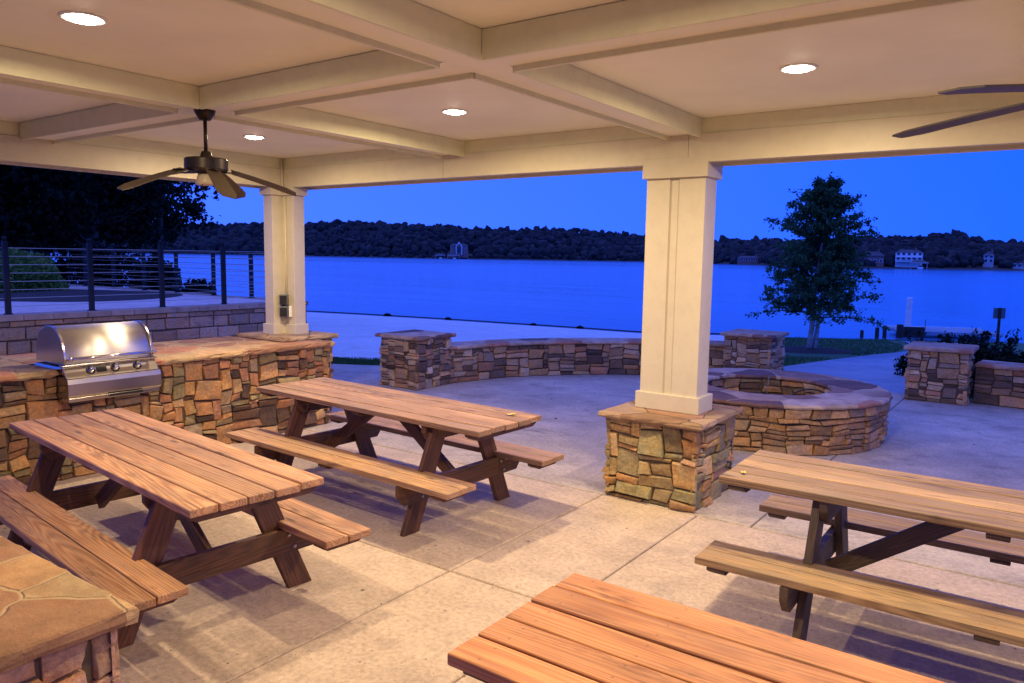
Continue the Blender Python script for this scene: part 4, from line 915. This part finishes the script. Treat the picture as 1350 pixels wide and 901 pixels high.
bush('dark_shrub', 'taller dark shrub behind the bush, bluish lake showing through it', 'shrub', tuple(spot(150, 21, .5)), 1.0, .8, 1.5, LEAF2, 35, 2600, .11)
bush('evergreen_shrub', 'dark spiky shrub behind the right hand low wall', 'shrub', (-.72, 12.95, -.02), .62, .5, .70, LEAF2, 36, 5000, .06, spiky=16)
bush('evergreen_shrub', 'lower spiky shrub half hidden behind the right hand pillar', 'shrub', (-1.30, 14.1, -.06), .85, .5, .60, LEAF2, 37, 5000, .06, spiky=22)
for i, (px, lab) in enumerate(((510, 'leftmost weed tuft on the dark shore edging'), (590, 'weed tuft on the shore edging above the left pillar'), (703, 'weed tuft in the middle of the shore edging'), (765, 'small weed tuft on the shore edging next to the column'))):
    a = math.degrees(math.atan2(px-675, FPX)); p = spot(px, float(shore_d(a))-.15); bush('weed_tuft', lab, 'weed', tuple(p), [.26, .2, .16, .18][i], .15, [.15, .12, .10, .12][i], LEAF2, 40+i, 300, .08, group='weed tufts along the shore edging')

# ------------------------------------------------------------------ dock end of the path, posts, sign
def post_thing(px, d, r, h, lab, mat=PILE, name='dock_post', grp='dark timber posts by the shore'):
    p = spot(px, d); m = MB(); m.lathe([(0, h), (r*.8, h), (r, h-.02), (r, -.6), (0, -.6)], tuple(p), 14); tag(m.build(name, mat, None), lab, 'post', grp)
post_thing(1138, 33.6, .075, .36, 'shortest dark timber post on the shore left of the dock')
post_thing(1158, 33.4, .085, .50, 'middle height dark timber post on the shore left of the dock')
post_thing(1168, 33.6, .085, .62, 'taller slim dark timber post on the shore left of the dock')
post_thing(1188, 33.8, .14, .78, 'thickest dark timber post at the corner of the dock')
p = spot(1198, 35.2, -1.2); m = MB(); m.lathe([(0, 1.45), (.09, 1.45), (.13, 1.40), (.13, 0), (0, 0)], tuple(p), 16); tag(m.build('white_post', WHITE), 'tall white post rising above the dock', 'post')
dk = thing('boat_dock', 'low dark dock with a white edge at the end of the path', 'dock'); a0, b0 = spot(1190, 34.2, 0), spot(1325, 33.4, 0); u = b0-a0; Ld = np.linalg.norm(u); u /= Ld; nn = np.array((-u[1], u[0], 0))
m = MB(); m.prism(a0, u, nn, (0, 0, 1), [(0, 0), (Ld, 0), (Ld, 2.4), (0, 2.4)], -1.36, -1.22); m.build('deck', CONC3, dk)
m = MB(); m.prism(a0, u, nn, (0, 0, 1), [(-.03, 2.401), (Ld, 2.401), (Ld, 2.46), (-.03, 2.46)], -1.30, -1.17); m.build('white_edge', WHITE, dk)
m = MB(); m.prism(a0, u, nn, (0, 0, 1), [(.0, -.012), (.95, -.012), (.95, -.08), (.0, -.08)], -1.49, -1.02); m.build('bumper', PILE, dk, bevel=.01)
for k in (0.2, 2., 3.8): q = a0+u*k+nn*1.2; m = MB(); m.tube([(q[0], q[1], -2.5), (q[0], q[1], -1.365)], .09, 10); m.build('leg', PILE, dk)
q = spot(1221, 34.6, -1.22); m = MB(); m.tube([q, q+(0, 0, .50)], .022, 8); tag(m.build('mooring_pole', GALV), 'thin short pole standing on the dock', 'pole')
sg = thing('sign_board', 'square metal sign on a single post seen from behind near the shore', 'sign', tuple(spot(1318, 26)), rad(-YAW*0+25))
m = MB(); m.box((-.04, -.025, -.3), (.04, .025, 1.30)); m.build('post', PILE, sg, bevel=.004)
m = MB(); m.box((-.19, .027, .93), (.19, .033, 1.29)); m.build('panel', SIGN, sg, bevel=.002)

# ------------------------------------------------------------------ far shore: hills, woods, houses, boat docks
FS = [(-400, 900), (0, 900), (345, 890), (450, 830), (570, 720), (700, 740), (840, 740), (930, 600), (1040, 450), (1100, 400), (1350, 383), (1700, 380), (2100, 380)]
TL = [(-400, 290), (0, 292), (222, 296), (300, 295), (400, 294), (450, 292), (520, 294), (570, 296), (620, 300), (700, 302), (735, 299), (780, 304), (840, 309), (930, 314), (1010, 316), (1090, 317), (1140, 311), (1172, 309), (1182, 314), (1205, 312), (1240, 309), (1256, 305), (1275, 311), (1300, 317), (1350, 319), (1500, 322), (2100, 330)]
def fsd(px): return np.interp(px, [a for a, _ in FS], [b for _, b in FS])
def tly(px): return np.interp(px, [a for a, _ in TL], [b for _, b in TL])
def ico():
    import bmesh
    bm = bmesh.new(); bmesh.ops.create_icosphere(bm, subdivisions=2, radius=1); bm.verts.ensure_lookup_table()
    v = np.array([x.co[:] for x in bm.verts]); f = np.array([[q.index for q in p.verts] for p in bm.faces]); bm.free(); return v, f
IV, IF = ico(); rng = np.random.default_rng(77)
HOUSES = [(601, 0.0, 34), (1152, 0, 26), (1200, 0, 34), (1303, 0, 22), (990, 0, 24)]
Vs, Fs, Ts = [], [], []; nb = 0; HV = []; cols = []
px = -380.
while px < 2050:
    D = float(fsd(px)); ytop = float(tly(px)); yw = 450.5-FPX*0+0; dep = 125*(D/800)**.7
    ztop = survey(px, ytop, D+dep)[2]; r0 = 5.4*(D/800)**.55
    K = 9
    for k in range(K):
        f = k/(K-1); d = D+6+dep*f; jx = rng.uniform(-1, 1)*4
        p = survey(px+jx, 340, d); top = -1.0+4.5+(ztop+1.0-4.5)*(f**.85)+rng.normal()*1.3*(D/800); s = r0*float(np.clip(math.exp(rng.normal()*.22), .6, 1.45))*(1 if k else .6)
        clear = any(abs(px+jx-hx) < hw*.62 and (k in (1, 2) or (k == 0 and rng.random() < .6)) for hx, _, hw in HOUSES)
        if clear: continue
        c = np.array((p[0], p[1], top-s)); n = len(IV); ph_ = rng.uniform(0, 6.28, 3); w = IV*(1+.16*rng.normal(size=(n, 1))+.16*np.sin(IV[:, :1]*4+ph_[0])+.16*np.sin(IV[:, 2:3]*4+IV[:, 1:2]*3+ph_[1]))*np.array((s, s, s*rng.uniform(.8, 1.2)))
        Vs.append(w+c); Fs.append(IF+nb); nb += n; Ts.append(np.full((n, 3), rng.random()*.6)+rng.random((n, 1))*.4)
    a = survey(px, 345, D-4); b = survey(px, 345, D+dep+60); HV.append(((a[0], a[1], -2.2), (survey(px, 345, D+4)[0], survey(px, 345, D+4)[1], -.6), (survey(px, 345, D+22)[0], survey(px, 345, D+22)[1], 2.), (b[0], b[1], max(ztop-7, 4)), (survey(px, 345, D+dep+500)[0], survey(px, 345, D+dep+500)[1], max(ztop-12, 4))))
    px += 5.2*(1 if D > 600 else 1.25)
tag(np_mesh('far_woods', np.concatenate(Vs), np.concatenate(Fs), WOODS, tint=np.concatenate(Ts)), 'dark wooded far shore', None, kind='stuff')
V = np.array(HV).reshape(-1, 3); n = len(HV); F = [(i*5+j, (i+1)*5+j, (i+1)*5+j+1, i*5+j+1) for i in range(n-1) for j in range(4)]
tag(np_mesh('hill', V, F, SOIL, smooth=True), 'low far hills', None, kind='structure')

def house(label, px, d, zb, w, dp, h, wall, rh=.45, stories=2, nwin=4, arch=False, rz=0, porch=False, cat='house', win=HWIN):
    c = survey(px, 345, d); a = math.atan2(c[1]-EYE[1], c[0]-EYE[0])-math.pi/2+rz      # turned to face the lake
    t = thing('lake_house', label, cat, (c[0], c[1], zb), a, 'houses on the far shore')
    m = MB(); m.box((-w/2, 0, -3), (w/2, dp, h)); wl = m.build('wall', wall, t)
    ov = .5; r = MB(); g = h+rh*dp*.5
    r.add([(-w/2-ov, -ov, h), (w/2+ov, -ov, h), (w/2+ov, dp+ov, h), (-w/2-ov, dp+ov, h), (-w/2+dp*.3, dp/2, g), (w/2-dp*.3, dp/2, g)], [(0, 1, 5, 4), (1, 2, 5), (2, 3, 4, 5), (3, 0, 4), (3, 2, 1, 0)]); rf = r.build('roof', HROOF, t)
    r = MB(); r.box((w*.2, dp*.4, h), (w*.2+.9, dp*.4+.9, g+1.)); r.build('chimney', HBRICK, rf)
    for s in range(stories):
        for k in range(nwin):
            x = -w/2+w*(k+.5)/nwin; z = .8+s*h/stories; f = MB(); f.box((x-.75, -.08, z), (x+.75, -.002, z+1.7)); wf = f.build('window', WHITE, t)
            f = MB(); f.box((x-.6, -.12, z+.12), (x+.6, -.081, z+1.55)); f.build('pane', win, wf)
    if porch:
        for s in range(stories):
            r = MB(); z = .1+s*h/stories; r.box((-w/2, -2.6, z-.2), (w/2, -.13, z)); r.box((-w/2, -2.6, z+.9), (w/2, -2.52, z+1.0)); pc = r.build('porch', WHITE, t)
            for k in range(6): x = -w/2+.1+(w-.2)*k/5; r = MB(); r.box((x-.12, -2.6, z+.001), (x+.12, -2.4, z+h/stories-.25)); r.build('post', WHITE, pc)
    if arch:
        r = MB(); gw = 5.2; r.prism((0, -1.6, 0), (1, 0, 0), (0, 0, 1), (0, 1, 0), [(-gw/2, -2), (gw/2, -2), (gw/2, h*.95), (0, h*.95+3.2), (-gw/2, h*.95)], 0, 1.55); gb = r.build('gable', wall, t)
        r = MB(); r.prism((0, -1.75, 0), (1, 0, 0), (0, 0, 1), (0, 1, 0), [(-gw/2-.7, h*.9), (-gw/2, h*.9), (0, h*.95+2.6), (gw/2, h*.9), (gw/2+.7, h*.9), (0, h*.95+4.1)], 0, .14); r.build('gable_trim', WHITE, gb)
        for gx in (-gw/2, gw/2): r = MB(); r.box((gx-.4, -1.85, -1), (gx+.4, -1.61, h*.9)); r.build('post', WHITE, gb)
        r = MB(); r.box((-1.7, -1.68, 1), (1.7, -1.605, h*.85)); r.build('window', HWIN, gb)
    return t
house('white house with a tall arched gable among the trees straight across the lake', 605, 722, 3.5, 17, 9, 7.5, HBRICK, .4, 2, 6, True)
house('long white two storey house with porches on the far right shore', 1198, 396, 2.2, 12.5, 8, 4.6, WHITE, .42, 2, 5, porch=True)
house('small white gabled house near the right edge of the far shore', 1303, 394, 1.8, 4.6, 6, 4.2, HWALL, .7, 2, 2)
house('reddish brick house partly hidden behind the young tree', 1150, 402, .8, 11, 8, 4.2, HBRICK, .6, 1, 4)
house('low cottage at the water right at the right edge of the far shore', 1345, 387, -.4, 6.5, 6, 2.0, HWALL, .5, 1, 3)
house('low reddish house on the far shore between the column and the young tree', 988, 520, .2, 16, 8, 3.0, HBRICK, .35, 1, 5)
def boathouse(label, px, d, w, boat, bl):
    c = survey(px, 345, d); a = math.atan2(c[1], c[0])-math.pi/2; t = thing('boat_shelter', label, 'boat dock', (c[0], c[1], -1.5), a, 'roofed boat docks on the far shore')
    m = MB(); m.box((-w/2, -4, .3), (w/2, 4, .6)); m.build('deck', PILE, t)
    m = MB(); m.add([(-w/2-.5, -4.5, 3.4), (w/2+.5, -4.5, 3.4), (w/2+.5, 4.5, 3.4), (-w/2-.5, 4.5, 3.4), (-w/2+2, 0, 4.6), (w/2-2, 0, 4.6)], [(0, 1, 5, 4), (1, 2, 5), (2, 3, 4, 5), (3, 0, 4), (3, 2, 1, 0)]); m.build('roof', HROOF, t)
    m = MB(); m.box((-w/2-.5, -4.6, 3.0), (w/2+.5, -4.51, 3.42)); m.build('fascia', HWALL, t)
    for x in (-w/2+.2, 0, w/2-.2): m = MB(); m.box((x-.15, -4.1, -1), (x+.15, -3.8, 3.0)); m.build('post', HWALL, t)
    if boat:
        b = thing('moored_boat', bl, 'boat', (c[0], c[1], -1.5), a+.1, 'white boats under the far docks'); m = MB()
        m.prism((0, -3.9, 0), (1, 0, 0), (0, 0, 1), (0, -1, 0), [(-1.0, .0), (1.0, .0), (1.35, 1.1), (-1.35, 1.1)], 0, 3.6); m.build('hull', WHITE, b, bevel=.1)
        m = MB(); m.prism((0, -4.4, 0), (1, 0, 0), (0, 0, 1), (0, -1, 0), [(-.8, 1.12), (.8, 1.12), (.6, 1.9), (-.6, 1.9)], 0, .9); m.build('windscreen', HWIN, b)
boathouse('roofed boat dock left of the gabled house across the lake', 580, 708, 9, True, 'white boat moored under the left dock across the lake')
boathouse('roofed boat dock between the left dock and the gabled house', 598, 706, 11, True, 'white boat moored at the dock nearer the gabled house')
boathouse('roofed boat dock in front of the long white house', 1212, 385, 7.5, True, 'white boat at the dock below the long white house')

# ------------------------------------------------------------------ sky, render settings
w = bpy.data.worlds.new('World'); SC.world = w; w.use_nodes = True; nt = w.node_tree; bg = nt.nodes['Background']
sky = nt.nodes.new('ShaderNodeTexSky'); sky.sky_type = 'NISHITA'; sky.sun_disc = False; sky.sun_elevation = rad(8); sky.sun_rotation = rad(90); sky.altitude = 200; sky.air_density = 1.2; sky.dust_density = .3; sky.ozone_density = 4
tc = nt.nodes.new('ShaderNodeTexCoord'); ad = nt.nodes.new('ShaderNodeVectorMath'); ad.operation = 'ADD'; ad.inputs[1].default_value = (0, 0, .40)      # even blue of the dusk sky: no warm band at the horizon
nt.links.new(tc.outputs['Generated'], ad.inputs[0]); nz = nt.nodes.new('ShaderNodeVectorMath'); nz.operation = 'NORMALIZE'; nt.links.new(ad.outputs[0], nz.inputs[0]); nt.links.new(nz.outputs[0], sky.inputs[0])
mx = nt.nodes.new('ShaderNodeMix'); mx.data_type = 'RGBA'; mx.blend_type = 'MULTIPLY'; mx.inputs[0].default_value = 1; mx.inputs[7].default_value = (.20, .36, 1.5, 1)   # tungsten white balance
nt.links.new(sky.outputs[0], mx.inputs[6]); dt_ = nt.nodes.new('ShaderNodeVectorMath'); dt_.operation = 'DOT_PRODUCT'; dt_.inputs[1].default_value = (-1, 0, -.25); nt.links.new(tc.outputs['Generated'], dt_.inputs[0])
mr = nt.nodes.new('ShaderNodeMapRange'); mr.inputs[1].default_value = 0; mr.inputs[2].default_value = .85; nt.links.new(dt_.outputs['Value'], mr.inputs[0])
gm = nt.nodes.new('ShaderNodeMix'); gm.data_type = 'RGBA'; gm.inputs[6].default_value = (.02, .38, 4.4, 1); gm.inputs[7].default_value = (.20, .56, 4.8, 1); nt.links.new(mr.outputs[0], gm.inputs[0])   # paler towards where the sun went down
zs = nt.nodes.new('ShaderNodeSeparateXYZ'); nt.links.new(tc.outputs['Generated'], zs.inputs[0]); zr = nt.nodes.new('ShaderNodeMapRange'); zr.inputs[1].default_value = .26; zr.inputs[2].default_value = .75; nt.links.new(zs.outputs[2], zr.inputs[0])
gz = nt.nodes.new('ShaderNodeMix'); gz.data_type = 'RGBA'; gz.inputs[7].default_value = (.62, .86, 4.0, 1); nt.links.new(zr.outputs[0], gz.inputs[0]); nt.links.new(gm.outputs[2], gz.inputs[6])      # greyer overhead, out of view: added to put more red light on outdoor ground
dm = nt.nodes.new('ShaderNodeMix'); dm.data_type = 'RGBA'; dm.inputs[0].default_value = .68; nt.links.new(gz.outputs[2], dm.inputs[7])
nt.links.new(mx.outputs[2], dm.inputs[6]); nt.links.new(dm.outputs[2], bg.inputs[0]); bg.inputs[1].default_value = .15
SC.view_settings.view_transform = 'Standard'; SC.view_settings.look = 'None'; SC.view_settings.gamma = 1; SC.view_settings.exposure = 1.5; SC.view_settings.use_curve_mapping = False
SC.render.engine = 'CYCLES'; SC.cycles.use_denoising = True; SC.cycles.max_bounces = 8; SC.cycles.diffuse_bounces = 5; SC.cycles.glossy_bounces = 4; SC.cycles.sample_clamp_indirect = 6
